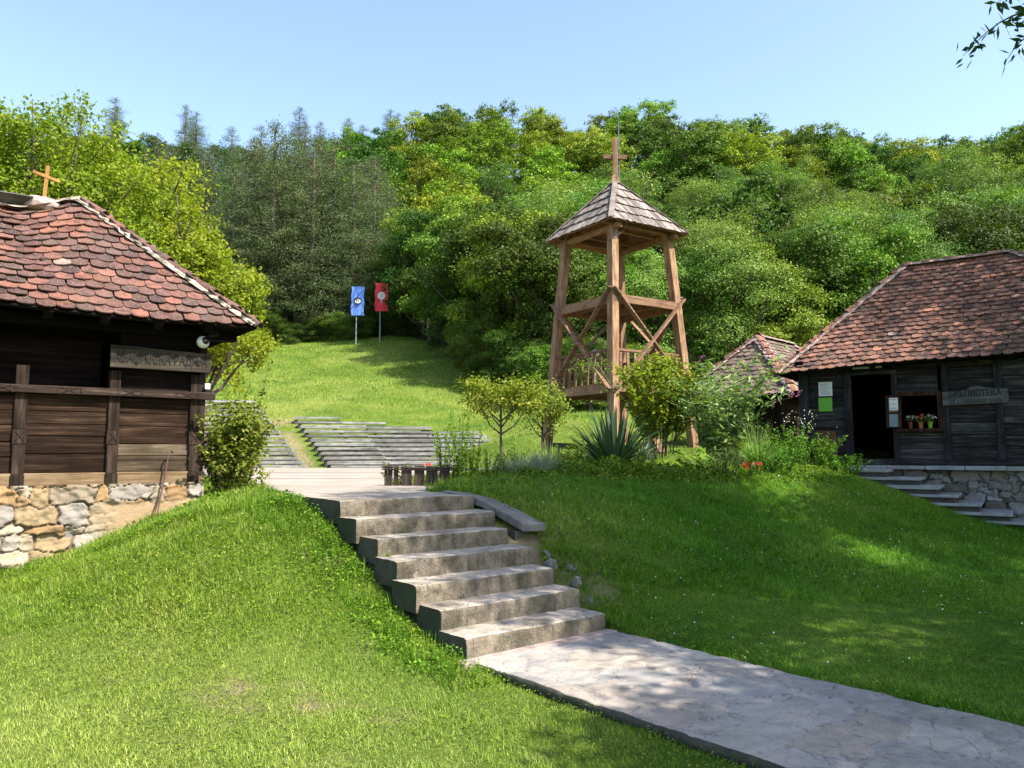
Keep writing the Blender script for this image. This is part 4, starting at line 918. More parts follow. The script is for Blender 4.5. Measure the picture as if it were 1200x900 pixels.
# understory along the pine edge
for i in range(11):
    px = 285+i*20+random.uniform(-6, 6); Y = 62.5+random.uniform(-.5, 1.5); x = (px-600)/F*Y*1.03; place('d', 'near', x, Y, th1(x, Y)-.9, .27+.12*random.random(), .9)
y = 58.
row = 0
while y < 158:
    st = 7.6+(y-58)*.010; x = -.74*y+(row % 2)*st*.5
    while x < .76*y:
        xx = x+random.uniform(-.3, .3)*st; yy = y+random.uniform(-.3, .3)*st; px = px_of(xx, yy*1.02)
        x += st
        if yy < frontY(px)+9: continue
        if min((xx-a)**2+(yy-b)**2 for a, b in placed) < (st*.62)**2: continue
        if px < 455 and yy < 112: k = 'p' if random.random() < .6 else 'd'
        elif px < 250: k = random.choice('pda')
        elif yy > 118: k = random.choice('abbad') if px < 900 else random.choice('aabda')
        elif px > 560 and yy < 112: k = random.choice('ccccad') if yy > 62 else random.choice('cad')
        else: k = random.choice('abbdac')
        if k == 'p' and yy > 150: continue
        if px < 470 and yy > 118 and k != 'p': k = 'p' if random.random() < .35 else 'd'
        place(k, 'far', xx, yy, th1(xx, yy)-.3, (random.choice((.7, .85, .95, 1.05, 1.2)) if yy < 118 else random.uniform(.88, 1.08))*(.8 if k == 'p' else .8 if px < 440 else 1), random.uniform(.9, 1.15))
    y += st*.9; row += 1
print('forest trees', len(placed), 'last row', y)
for i, p in enumerate(protos):
    if i not in used: 
        for ch in list(p[2].children): bpy.data.objects.remove(ch)
        bpy.data.objects.remove(p[2])

# trees behind the left cabin
def near_tree(px, Y, pytop, wpx, label, seed, n=1900, base=.06, shift=0):
    top = P(px, pytop, Y); g = th1(top.x, Y); h = top.z-g; w_ = wpx/F*Y
    t = make_tree('leafy_tree', label, 'tree', h*.97, w_, h*base, 17, seed, M['lf_near'], M['bark'], int(n*.66), 40, .26*(w_/6)**.5, .105, .16, (top.x, Y, g-.1), None, asp=.62, up=.35, rand=1.1, flat=.9, shell=.72)
    # sprigs sticking out at the top
    parts = []
    for i in range(46):
        a = random.random()*6.28; rr = random.random()*w_*.44; z0 = h*(.98-.36*(rr/(w_*.44))**1.5); L = random.uniform(.3, .85); n_l = 40; k = rng.random(n_l)
        cen = np.c_[math.cos(a)*rr+k*.12+rng.normal(0, .07, n_l), math.sin(a)*rr+rng.normal(0, .07, n_l), z0-.3+k*L]
        parts.append(quads(cen, rng.normal(size=(n_l, 3)), .1, .5))
    build_quads('twigs', parts, M['lf_near'], t); return t
near_tree(55, 19, 122, 330, 'tall bright green tree rising directly behind the left cabin ridge', 3, 2600)
near_tree(150, 21.5, 178, 260, 'bright green tree behind the hip of the left cabin roof', 5, 2300)
near_tree(228, 20.0, 262, 180, 'lowest bright green tree right of the left cabin roof slope', 9, 1350, .33)
near_tree(-90, 18, 140, 300, 'bright green tree at the left edge of the picture behind the cabin', 15, 1200)

# ---------------------------------------------------------------- bell tower
TC = P(725, 520, 20.0); TG = th1(TC.x, 20.0)
tower = thing('bell_tower', 'open timber bell tower with two platforms and shingled pyramid roof topped by a cross', 'bell tower', (TC.x, 20.0, 0), R(33.5))
# local axes rotated: corners at (+-a,+-a); the (-,-) corner faces the camera
def tz(py, Y=20.0): return P(722, py, Y).z
zB = TG-.2; zE = tz(279); zT = zE+.05; hb, ht = 1.34, .93
def leg(sx, sy, z): f = (z-zB)/(zT-zB); a = hb+(ht-hb)*f; return Vector((sx*a, sy*a, z))
for sx, sy in ((-1, -1), (1, -1), (1, 1), (-1, 1)):
    mb = MB(); mb.beam(leg(sx, sy, zB), leg(sx, sy, zT+.1), .21, .21, up=(0, 1, 0)); mb.build('leg', M['tower_v'], tower, .012)
zU = tz(362); zL_ = tz(460)
def platform(z, name, over=.03):
    a = abs(leg(1, 1, z).x)-.02+over; p = MB()
    for i in range(9): x = -a+2*a*i/9; p.box(x+.004, x+2*a/9-.004, -a, a, z+.08, z+.115, .002)
    o = p.build(name, M['tower_d'], tower)
    q = MB()
    for sg in (-1, 1): q.box(-a-.06, a+.06, sg*(a+.06)-.045, sg*(a+.06)+.045, z-.11, z+.09); q.box(sg*(a-.0)-.045, sg*(a-.0)+.045, -a, a, z-.13, z+.07)
    for i in (-1, 0, 1): q.box(i*a*.5-.05, i*a*.5+.05, -a+.02, a-.02, z-.05, z+.078)
    q.build('platform_beam', M['tower_h'], o, .01); return a
platform(zU, 'upper_platform'); platform(zL_, 'lower_platform')
for (s0, s1) in (((-1, -1), (-1, 1)), ((-1, -1), (1, -1)), ((1, -1), (1, 1)), ((-1, 1), (1, 1))):
    mid = Vector(((s0[0]+s1[0])/2, (s0[1]+s1[1])/2, 0)).normalized()*.15
    A0, A1 = leg(*s0, zU+.16), leg(*s1, zU+.08); B0, B1 = leg(*s0, zL_+.05), leg(*s1, zL_-.1)
    for a, b, off in ((A0, B1, 1.0), (A1, B0, 1.45)):
        d = (b-a).normalized()*.12; mb = MB(); mb.beam(a-d+mid*off, b+d*1.4+mid*off, .045, .13, up=mid); mb.build('cross_brace', M['tower_h'], tower, .006)
    # railing
    ra, rb = leg(*s0, zL_+.92), leg(*s1, zL_+.92); mb = MB(); mb.beam(ra, rb, .07, .06); rl = mb.build('railing', M['tower_h'], tower, .006)
    for i in range(1, 10):
        f = i/10; p = ra.lerp(rb, f); q = leg(*s0, zL_+.1).lerp(leg(*s1, zL_+.1), f); mb = MB(); mb.beam(q, p, .075, .03, up=mid); mb.build('baluster', M['tower_h'], rl, .004)
# top frame
mb = MB(); a = ht+.02
for sg in (-1, 1):
    mb.box(-a-.3, a+.3, sg*a-.06, sg*a+.06, zE-.02, zE+.12); mb.box(sg*a-.06, sg*a+.06, -a-.3, a+.3, zE-.15, zE-.022)
    mb.box(-a, a, sg*.45-.04, sg*.45+.04, zE+.0, zE+.09); mb.beam((-a, sg*a, zE-.02), (0, sg*.0, zE+.85), .08, .08)
    mb.beam((a, sg*a, zE-.02), (0, 0, zE+.85), .08, .08)
mb.build('top_frame', M['tower_h'], tower, .008)
# pyramid roof
er = 1.83/math.sqrt(2)*1.0; zA = tz(213)
E4 = [Vector((-er, -er, zE)), Vector((er, -er, zE)), Vector((er, er, zE)), Vector((-er, er, zE))]; AP = Vector((0, 0, zA))
mb = MB(); 
for i in range(4):
    a, b = E4[i], E4[(i+1) % 4]; mb.add([a, b, AP, a-Vector((0, 0, .03)), b-Vector((0, 0, .03)), AP-Vector((0, 0, .05))], [(0, 1, 2), (5, 4, 3), (0, 3, 4, 1)])
roof = mb.build('roof', M['tower_d'], tower)
mb = MB(); rr = random.Random(4)
for i in range(4):
    a, b = E4[i], E4[(i+1) % 4]; u = (b-a).normalized(); m_ = (a+b)/2; wv = (AP-m_); L = wv.length; wv.normalize(); n = u.cross(wv).normalized(); half = (b-a).length/2
    nc = 5
    for k in range(nc):
        t0 = k*L/nc; t1 = min(L, (k+1)*L/nc+.06); wid = half*(1-t0/L)
        x = -wid-.03
        while x < wid+.02:
            ww = rr.uniform(.07, .12); xc = x+ww/2; te = min(t1, L*(1-abs(xc)/half)+.06) if abs(xc) > half*(1-t1/L) else t1
            if te-t0 > .03:
                d0 = t0-.04+rr.uniform(-.03, .02); l0 = .05+rr.uniform(0, .012); l1 = .012
                flare = -.05 if k == 0 else 0
                q = [m_+u*(x+.003)+wv*d0+n*l0, m_+u*(x+ww-.003)+wv*d0+n*l0, m_+u*(x+ww-.003)+wv*te+n*l1, m_+u*(x+.003)+wv*te+n*l1]
                mb.add(q+[v-n*.02 for v in q], [(0, 1, 2, 3), (7, 6, 5, 4), (0, 4, 5, 1), (1, 5, 6, 2), (2, 6, 7, 3), (3, 7, 4, 0)])
            x += ww
mb.build('shingles', M['shingle'], roof)
mb = MB()
for e in E4:
    d = (AP-e).normalized(); o_ = Vector((0, 0, .055)); 
    mb.beam(e-d*.05+o_, AP+o_, .13, .022, up=(0, 0, 1))
mb.build('hip_board', M['shingle'], roof)
cz = tz(163); mb = MB(); mb.beam((0, 0, zA-.1), (0, 0, cz), .15, .13, up=(1, -1, 0)); mb.beam((0, 0, zA-.08), (0, 0, zA+.18), .26, .24, up=(1, -1, 0), w2=.15, h2=.13)
crs = mb.build('cross', M['tower_v'], tower, .008); za = tz(184)
mb = MB(); d = Vector((1, -1, 0)).normalized(); d = Matrix.Rotation(R(4), 3, 'Z')@d; mb.beam(-d*.31+Vector((0, 0, za+.02)), d*.31+Vector((0, 0, za-.03)), .09, .12); mb.build('cross_arm', M['tower_h'], crs, .006)
mb = MB(); mb.tube([(.09, -.05, zA), (.09, -.05, tz(143))], .016, 5); mb.build('lightning_rod', M['metal'], tower)
mb = MB(); pts = []
q0 = Vector((-er*.62, -er, zE+.03)); mb.tube([q0+Vector((0, -.02, .25)), q0+Vector((.02, -.05, .0)), q0+Vector((.0, .1, -.25)), q0+Vector((-.25, .22, -.45))], .009, 5); mb.build('wire', M['metal'], tower)
# bell-like lamp on the lower platform and the raking strut
mb = MB(); mb.sphere((-.5, .3, zL_+1.02), .13, 14, 8, (1, 1, .7)); mb.tube([(-.5, .3, zL_+.1), (-.5, .3, zL_+1.0)], .02); mb.build('lamp', M['white_plastic'], tower, smooth=True)
a = P(742, 462, 18.9); b = P(775, 532, 18.0); mb = MB(); mb.beam(a, b, .2, .14); o = mb.build('leaning_beam', M['tower_v'], None, .01); tag(o, 'thick timber beam leaning beneath the bell tower behind the yellow shrub', 'beam')
a = P(648, 522, 21.5); b = P(690, 524, 21.2); mb = MB(); mb.tube([a, b], .08, 8); mb.tube([a+Vector((.15, 0, 0)), a+Vector((.15, 0, -.5))], .04); mb.tube([b-Vector((.15, 0, 0)), b+Vector((-.15, 0, -.5))], .04); tag(mb.build('log_bench', M['picket']), 'low dark log bench on the grass behind the bell tower', 'bench')

# ---------------------------------------------------------------- amphitheatre benches
ORD = ['first', 'second', 'third', 'fourth', 'fifth', 'sixth', 'seventh', 'eighth', 'ninth', 'tenth', 'eleventh', 'twelfth', 'thirteenth', 'fourteenth', 'fifteenth', 'sixteenth']
def bench(a, b, label, group):
    a = Vector(a); b = Vector(b); L = (b-a).length; ang = math.atan2(b.y-a.y, b.x-a.x); r = thing('tiered_bench', label, 'bench', a, ang, group); sl_ = (b.z-a.z)/L
    mb = MB(); n = max(1, int(round(L/2.4)))
    for i in range(n):
        x0 = L*i/n+.02; x1 = L*(i+1)/n-.02; mb.box(x0, x1, -.02, .40, sl_*x0-.09+random.uniform(-.015, .015), sl_*x0+random.uniform(-.012, .012), .012)
    mb.build('seat', M['bench'], r)
    mb = MB(); n = max(2, int(L/1.2)+1)
    for i in range(n):
        x0 = .1+(L-.2)*i/(n-1); mb.box(x0-.06, x0+.06, .03, .3, sl_*x0-.6, sl_*x0-.12)
    mb.box(.0, L, .06, .1, -.5, -.17); mb.build('support', M['bench_side'], r)
for i in range(12):
    pxl, py, Y = rightrow(i); pr_ = [605, 598, 592, 588, 584, 580, 577, 571, 561, 505, 452, 400][i]
    a = P(pxl, py, Y); b = P(pr_, py+.8+(1.0 if i > 6 else 0), Y+.35); bench(a, b, '%s row from the front in the wider right bench block' % ORD[i], 'rows of the right bench block')
for i in range(16):
    Y = 25+.72*i; py = 546-5.1*i; pxr = 359-4.0*i; a = P(pxr, py, Y); b = P(200, py-1, Y-.45)
    bench(b, a, '%s row from the front in the left bench block behind the shrub' % ORD[i], 'rows of the left bench block')

# ---------------------------------------------------------------- flags
def flag(px, pyb, pyt, wpx, Y, fh, label, kind):
    base = P(px, pyb, Y); top = P(px, pyt, Y); g = th1(base.x, Y); r = thing('banner_flag', label, 'flag', (base.x, Y, g), 0, 'banner flags at the meadow top')
    mb = MB(); mb.tube([(0, 0, -.3), (0, 0, top.z-g)], [.05, .035], 8); mb.build('pole', M['flag_pole'], r)
    w_ = wpx/F*Y; hh = fh/F*Y*1.02; n, m = 10, 20; V = []
    for j in range(m+1):
        for i in range(n+1):
            x = -w_*.4+w_*i/n; z = top.z-g-hh*j/m; V.append((x+.03*math.sin(j*.7), -.07+.05*math.sin(i*.8+j*.35), z))
    me = bpy.data.meshes.new('cloth'); me.from_pydata(V, [], [(j*(n+1)+i, j*(n+1)+i+1, (j+1)*(n+1)+i+1, (j+1)*(n+1)+i) for j in range(m) for i in range(n)])
    me.polygons.foreach_set('use_smooth', [True]*len(me.polygons)); cl = link('cloth', me, plain('flag_'+kind, (.11, .22, .62) if kind == 'blue' else (.62, .035, .06), .8), r)
    cx = w_*.1; zc = top.z-g-hh*.5; y = -.14
    def disc(rad, ox, oz, yy, col, nm, sx=1, sz=1, nn=20):
        d = MB(); d.add([(cx+ox+rad*sx*math.cos(t*2*math.pi/nn), yy, zc+oz+rad*sz*math.sin(t*2*math.pi/nn)) for t in range(nn)]+[(cx+ox+rad*sx*math.cos(t*2*math.pi/nn), yy+.015, zc+oz+rad*sz*math.sin(t*2*math.pi/nn)) for t in range(nn)], [tuple(range(nn)), tuple(range(2*nn-1, nn-1, -1))]+[(t, nn+t, nn+(t+1) % nn, (t+1) % nn) for t in range(nn)]); d.build(nm, col, cl)
    if kind == 'blue':
        disc(.27, 0, .0, y, M['letter'], 'emblem', 1.05, .95); disc(.22, .03, -.03, y-.012, M['paper_white'], 'emblem', 1.05, .8); disc(.06, -.06, .03, y-.024, M['letter'], 'emblem'); disc(.05, .1, -.05, y-.024, M['paper_green'], 'emblem'); disc(.05, .06, .08, y-.024, M['cross_yellow'], 'emblem')
    else:
        disc(.30, 0, .1, y, M['paper_white'], 'emblem'); 
        d = MB(); 
        for k in (-1, 0, 1): d.box(cx+k*.1-.012, cx+k*.1+.012, y-.012, y-.002, zc-.06, zc+.26)
        d.build('emblem_lines', plain('flag_red_line', (.6, .2, .2)), cl)
        d = MB(); d.box(cx-.02, cx+.02, y-.01, y+.01, zc-.45, zc-.2); d.build('emblem_tail', M['paper_white'], cl)
flag(417, 402, 336, 15, 58, 34, 'blue banner with round dark and white emblem on a grey pole', 'blue')
flag(445, 399, 332, 15.5, 58.5, 33, 'red banner with large white disc on a grey pole', 'red')

# ---------------------------------------------------------------- low picket fence
pf = thing('picket_fence', 'low dark wattle picket fence beside the paved plaza', 'fence', (0, 0, 0)); FA = P(452, 560, 11.35); FB = P(530, 560, 11.6)
for i, (px, wp) in enumerate(((452, .045), (457, .06), (464, .06), (476, .15), (491, .14), (506, .17), (521, .15), (534, .1))):
    a = P(px, 560, 11.4); g = PZ-.05; hgt = P(px, 545.5+random.uniform(-1.2, 1.2), 11.4).z
    mb = MB(); mb.box(a.x-wp/2, a.x+wp/2, 11.4, 11.43, g-.1, hgt, .008); mb.build('picket', M['picket'], pf, .004)
mb = MB(); mb.tube([(FA.x-.06, 11.38, PZ+.27), ((FA.x+FB.x)/2, 11.37, PZ+.25), (FB.x+.15, 11.38, PZ+.26)], .014, 6); mb.tube([(FA.x-.06, 11.37, PZ+.235), ((FA.x+FB.x)/2, 11.385, PZ+.225), (FB.x+.1, 11.37, PZ+.22)], .012, 6); mb.build('rail', M['picket'], pf)

# ---------------------------------------------------------------- hut behind the house
HA = R(46); ap = P(888, 395, 20.5); hux, huy = ap.x-1.5*math.cos(HA), ap.y-1.5*math.sin(HA)
hut = thing('timber_hut', 'small dark timber hut with brown tile roof behind the right house', 'hut', (hux, huy, 0), HA)
hz = th1(hux, huy); hez = P(927, 461, 18.3).z; hrz = ap.z
mb = MB()
z = hz-.4
while z < hez+.05: mb.box(.4, .48, -1.2, 1.2, z, z+.23, .004); mb.box(.48, 4.6, -1.2, -1.12, z, z+.23, .004); mb.box(.48, 4.6, 1.12, 1.2, z, z+.23, .004); mb.box(4.52, 4.6, -1.12, 1.12, z, z+.23, .004); z += .24
mb.build('plank_wall', M['cabin_wood_h'], hut, .006)
for yq in (-1.18, -.4, .4, 1.18): mb = MB(); mb.box(.32, .4, yq-.08, yq+.08, hz-.3, hez+.05); mb.build('post', M['cabin_wood_v'], hut, .006)
hip_roof(hut, 0, 5.0, -1.62, 1.62, hez, 1.5, 3.5, 0, hrz, .19, .15, [M['tile_hut'], M['hip'], M['mortar_pink']], None, 12, .1)

# ---------------------------------------------------------------- garden plants
def sprays(base, n, L, spread, leaf, per, asp=.5, bend=.3, mat=None, stem_r=.006, up=1.0, rad=.15, fr=.12):
    """arching leafy stems from the ground; returns leaf parts and a stem collector"""
    parts = []; st = MB()
    for i in range(n):
        a = random.random()*6.28; l = L*random.uniform(.6, 1.1); sp = spread*random.uniform(.2, 1.0); r0 = rad*random.random(); p = []
        for k in range(6):
            f = k/5; p.append(Vector((math.cos(a)*(r0+sp*(f**1.5)), math.sin(a)*(r0+sp*(f**1.5)), l*up*(f-bend*f*f))))
        st.tube(p, [stem_r*(1-.7*k/5) for k in range(6)], 4, cap=False)
        t = rng.uniform(fr, 1, per)*5; i0 = np.minimum(t.astype(int), 4); fr_ = t-i0; PA = np.array([tuple(q) for q in p]); cen = PA[i0]*(1-fr_)[:, None]+PA[i0+1]*fr_[:, None]
        dirs = rng.normal(size=(per, 3)); dirs[:, 2] *= .4; dirs = unit(dirs); cen = cen+dirs*leaf*.5
        nr = np.array([0, 0, 1.0])+rng.normal(size=(per, 3))*.5
        parts.append(quads(cen, nr, leaf, asp, None, .2, tdir=dirs*2.5))
    return parts, st
def shrub(name, label, cat, px, Y, pyb, parts, st, mat, sm='bark', group=None, z=None):
    q = P(px, pyb, Y); g = th1(q.x, Y) if z is None else z; t = thing(name, label, cat, (q.x, Y, g-.02), 0, group)
    if st is not None and st.v: st.build('stems', M[sm], t)
    build_quads('foliage', parts, M[mat], t); return t
# rose shrub by the left cabin corner
pa, st = sprays(None, 60, 1.25, .55, .062, 70, .6, .25, rad=.2); pb = [crown([((0, 0, .45), (.42, .38, .5)), ((.1, -.05, .85), (.3, .3, .35))], 260, 16, .12, .06, shell=.3)]
shrub('climbing_rose_bush', 'tangled yellow green shrub growing at the right corner of the left cabin', 'shrub', 272, 9.75, 570, pa+pb, st, 'lf_rose')
pa, st = sprays(None, 9, 2.3, .75, .075, 60, .5, .2, rad=.15)
shrub('leafy_sapling', 'thin sapling with long twigs beside the left cabin wall, above the shrub', 'sapling', 285, 11.2, 560, pa, st, 'lf_near')
# weeds next to the fence
for px, Y, L, lab in ((538, 11.2, 1.15, 'tall weedy plant at the right end of the picket fence'), (552, 11.6, .75, 'bushy weed right of the picket fence end'), (520, 11.9, .9, 'weedy stems growing behind the picket fence')):
    pa, st = sprays(None, 12, L, .16, .05, 60, .45, .1, rad=.12); shrub('weed_plant', lab, 'plant', px, Y, 575, pa, st, 'lf_weed', 'lf_weed')
pa, st = sprays(None, 9, .45, .2, .05, 30, .6, .1, rad=.2); fl_ = shrub('bedding_plant', 'small bright green plant with an orange bloom inside the picket fence', 'plant', 466, 11.7, 560, pa, st, 'lf_hosta', 'lf_weed')
build_quads('bloom', [quads(rng.normal(size=(14, 3))*.025+np.array([.45, 0, .38]), rng.normal(size=(14, 3)), .05, .8)], M['petal_orange'], fl_)
# two small trees left of the tower
def small_tree(px, Y, pyt, pyb_crown, wpx, label, seed, mat='lf_yellow'):
    t_ = P(px, pyt, Y); g = th1(t_.x, Y); h = t_.z-g; bz = P(px, pyb_crown, Y).z-g; w_ = wpx/F*Y; lb = [((0, 0, (h+bz)/2), (w_*.42, w_*.42, (h-bz)*.42))]
    r = random.Random(seed)
    for i in range(7): a = i*.9+r.random(); lb.append(((math.cos(a)*w_*.3, math.sin(a)*w_*.25, bz+(h-bz)*r.uniform(.3, .75)), (w_*.2, w_*.2, (h-bz)*.28)))
    t = thing('small_garden_tree', label, 'tree', (t_.x, Y, g-.05)); trunk(t, bz+(h-bz)*.6, .045, lb[1:], M['bark'], -.1, nb=.8)
    build_quads('crown', [crown(lb, 230, 14, .17, .075, shell=.35, asp=.6)], M[mat], t); return t
small_tree(588, 15.5, 434, 492, 100, 'small round-headed tree with yellowing leaves and thin trunk left of the tower', 1)
small_tree(636, 18.2, 440, 515, 70, 'small dark-stemmed tree right beside the left leg of the bell tower', 2, 'lf_rose')
pa, st = sprays(None, 8, 1.6, .2, .055, 40, .5, .1, rad=.12); shrub('leafy_sapling', 'spindly sapling in front of the right end of the bench rows', 'sapling', 540, 14.0, 560, pa, st, 'lf_weed')
# yucca
def blades(n, L, w, spread, rad, seg=4, droop=.25, up=.25, wtip=.1):
    a = rng.random(n)*6.28; tilt = rng.random(n)**.8*spread; l = L*rng.uniform(.65, 1.08, n); t = np.linspace(0, 1, seg+1); V = []; r = []
    rr = rng.random(n)*rad; tone = rng.random(n)
    d = np.c_[np.cos(a)*np.sin(tilt), np.sin(a)*np.sin(tilt), np.cos(tilt)]; side = np.c_[-np.sin(a), np.cos(a), np.zeros(n)]; h = np.c_[np.cos(a), np.sin(a), np.zeros(n)]
    base = h*rr[:, None]
    def pt(f): return base+d*(l*f)[:, None]+(h*droop*.5-np.array([0, 0, 1])*droop)*(l*f*f*np.sin(tilt))[:, None]
    for i in range(seg):
        w0 = w*(1-(t[i]*(1-wtip))**2.2); w1 = w*(1-(t[i+1])**2.2*(1-wtip)); A, B = pt(t[i]), pt(t[i+1])
        V.append(np.stack([A-side*w0/2, A+side*w0/2, B+side*w1/2, B-side*w1/2], 1).reshape(-1, 3)); r.append(np.repeat(tone, 4))
    return np.concatenate(V), np.concatenate(r)
def clump(name, label, cat, px, Y, pb, pr_, mat, group=None):
    q = P(px, 550, Y); t = thing(name, label, cat, (q.x, Y, th1(q.x, Y)-.02), 0, group); build_quads('leaves', pr_, M[mat], t); return t
clump('yucca', 'dark spiky yucca clump in front of the bell tower', 'yucca', 720, 12.9, 0, [blades(210, 1.15, .055, 1.15, .18)], 'lf_yucca')
clump('yucca', 'smaller pale-edged yucca just right of the large dark yucca', 'yucca', 752, 13.3, 0, [blades(60, .6, .035, 1.3, .1)], 'lf_lav')
clump('fountain_grass', 'arching fountain grass clump left of the right house', 'grass clump', 888, 13.6, 0, [blades(420, .95, .010, 1.0, .14, 5, .6)], 'lf_bud')
clump('fountain_grass', 'low grass clump of pale stalks left of the bell tower leg', 'grass clump', 643, 13.2, 0, [blades(220, .6, .009, .8, .2, 4, .3)], 'lf_bud')
clump('lavender_clump', 'larger silver grey lavender clump left of the yucca', 'lavender', 628, 11.8, 0, [blades(520, .42, .008, .9, .42, 3, .1)], 'lf_lav')
clump('lavender_clump', 'smaller silver grey lavender clump nearer the steps', 'lavender', 592, 11.3, 0, [blades(300, .36, .008, .9, .25, 3, .1)], 'lf_lav')
# yellow shrub and its climbing stems
pa, st = sprays(None, 70, 2.3, .85, .09, 80, .55, .2, rad=.3, fr=.35); pb = [crown([((-.3, 0, 1.6), (.45, .5, .4)), ((.35, -.1, 1.35), (.45, .5, .45)), ((0, 0, .95), (.45, .5, .4)), ((.1, 0, 1.85), (.35, .4, .25))], 300, 18, .13, .075, shell=.3)]
shrub('yellow_leaved_shrub', 'large yellow green shrub in front of the right legs of the bell tower', 'shrub', 772, 14.8, 540, pa+pb, st, 'lf_yellow')
q = P(725, 540, 15.2); pts = [Vector((0, 0, -.1)), Vector((-.02, 0, .8)), Vector((.02, 0, 1.5)), Vector((-.3, -.1, 2.0)), Vector((-.75, -.1, 1.92))]
t = thing('climbing_vine', 'thin yellow green vine arching left across the front tower leg', 'vine', (q.x-.1, 15.2, th1(q.x, 15.2))); mb = MB(); mb.tube(pts, [.018, .015, .012, .008, .004], 5); mb.build('stem', M['bark_pale'], t)
kk = rng.random(420); cen = np.array([np.interp(kk, np.linspace(0, 1, 5), [p[i] for p in pts]) for i in range(3)]).T; cen = cen[kk > .5]+rng.normal(size=((kk > .5).sum(), 3))*np.array([.16, .1, .08]); build_quads('foliage', [quads(cen, rng.normal(size=cen.shape)*.5+np.array([0, 0, 1]), .07, .55)], M['lf_rose'], t)
# butterfly bush
pa, st = sprays(None, 80, 2.35, 1.15, .19, 36, .24, .16, rad=.35, fr=.12); bb = shrub('butterfly_bush', 'tall butterfly bush with long pale leaves and mauve flower spikes', 'shrub', 850, 14.2, 545, pa, st, 'lf_bud')
for px, py, Y in ((820, 420, 14.2), (836, 428, 14.1), (925, 463, 14.0), (934, 460, 14.0), (905, 470, 13.9)):
    e = P(px, py, Y)-bb.location; n = 30; k = rng.random(n); cen = np.array(e)+np.c_[rng.normal(0, .022, n)+k*.06, rng.normal(0, .016, n), k*.13-.07]
    build_quads('flower_spike', [quads(cen, rng.normal(size=(n, 3)), .028, .8)], M['petal_pink'], bb)
mb = MB(); e = P(930, 465, 14.0)-bb.location; mb.tube([(.2, 0, .5), (.7, -.1, 1.1), tuple(e)], [.01, .007, .004], 4); e = P(905, 473, 13.9)-bb.location; mb.tube([(.2, 0, .4), (.5, -.1, .9), tuple(e)], [.01, .007, .004], 4); mb.build('flower_stem', M['lf_weed'], bb)
# hosta
def broad(n, L, rad):
    a = rng.random(n)*6.28; r = rng.random(n)**.6*rad; z = .12+.2*(1-r/rad)+rng.random(n)*.06; cen = np.c_[np.cos(a)*r, np.sin(a)*r, z]; d = np.c_[np.cos(a), np.sin(a), np.full(n, -.2)]
    return quads(cen, np.c_[np.cos(a)*.5, np.sin(a)*.5, np.ones(n)]+rng.normal(size=(n, 3))*.15, L, .6, None, .1, tdir=d*3)
clump('hosta', 'pale yellow green broad-leaved hosta at the foot of the yellow shrub', 'hosta', 795, 12.7, 0, [broad(90, .22, .42)], 'lf_hosta')
clump('hosta', 'second smaller hosta with larger green leaves right of the pale one', 'hosta', 822, 12.9, 0, [broad(40, .24, .28)], 'lf_hosta')
for px, Y, lab in ((872, 12.6, 'little red flowers low in the bed under the butterfly bush'), (884, 12.8, 'second tuft of red flowers right below the fountain grass')):
    pa, st = sprays(None, 10, .25, .15, .05, 18, .6, .1, rad=.12); t = shrub('red_flower_plant', lab, 'flower', px, Y, 548, pa, st, 'lf_weed', 'lf_weed'); cen = rng.normal(size=(26, 3))*np.array([.1, .08, .03])+np.array([0, 0, .22]); build_quads('blooms', [quads(cen, rng.normal(size=(26, 3)), .045, .8)], M['petal_red'], t)
for px, Y, h, lab in ((925, 14.2, .75, 'bushy weed mass left of the right house corner'), (955, 14.1, .6, 'bushy weed clump directly in front of the left corner of the right house'), (905, 13.2, .5, 'low bushy weed beside the fountain grass'), (985, 13.8, .35, 'low weed clump at the top of the right house steps'), (700, 14.2, .6, 'weedy clump behind the large yucca'), (672, 13.6, .45, 'low weedy clump left of the large yucca')):
    pa, st = sprays(None, 34, h*1.2, h*.6, .05, 40, .5, .2, rad=.35); t = shrub('bushy_weed', lab, 'plant', px, Y, 545, pa, st, 'lf_weed', 'lf_weed')
pa, st = sprays(None, 12, .85, .3, .06, 30, .5, .1, rad=.1); t = shrub('flowering_weed', 'pale white-flowering plant by the left corner post of the right house', 'plant', 938, 14.7, 545, pa, st, 'lf_bud', 'lf_weed')
cen = rng.normal(size=(60, 3))*np.array([.2, .15, .1])+np.array([0, 0, .85]); build_quads('blooms', [quads(cen, rng.normal(size=(60, 3)), .03, .8)], M['petal_white'], t)
for px, Y, h, lab in ((655, 12.6, .35, 'feathery low plant between the silver clumps and the large yucca'), (690, 12.2, .3, 'short leafy plant at the front left foot of the large yucca'), (745, 12.2, .32, 'short leafy plant at the front right foot of the large yucca'), (572, 11.2, .45, 'leafy plant between the picket fence weeds and the small silver clump'), (845, 12.6, .4, 'low bushy plant beneath the butterfly bush, left of the red flowers'), (607, 13.6, .5, 'tall thin-stemmed plant behind the silver grey clumps')):
    pa, st = sprays(None, 26, h*1.2, h*.7, .045, 36, .45, .2, rad=.25); shrub('bedding_plant', lab, 'plant', px, Y, 545, pa, st, random.choice(('lf_weed', 'lf_rose', 'lf_bud')), 'lf_weed')
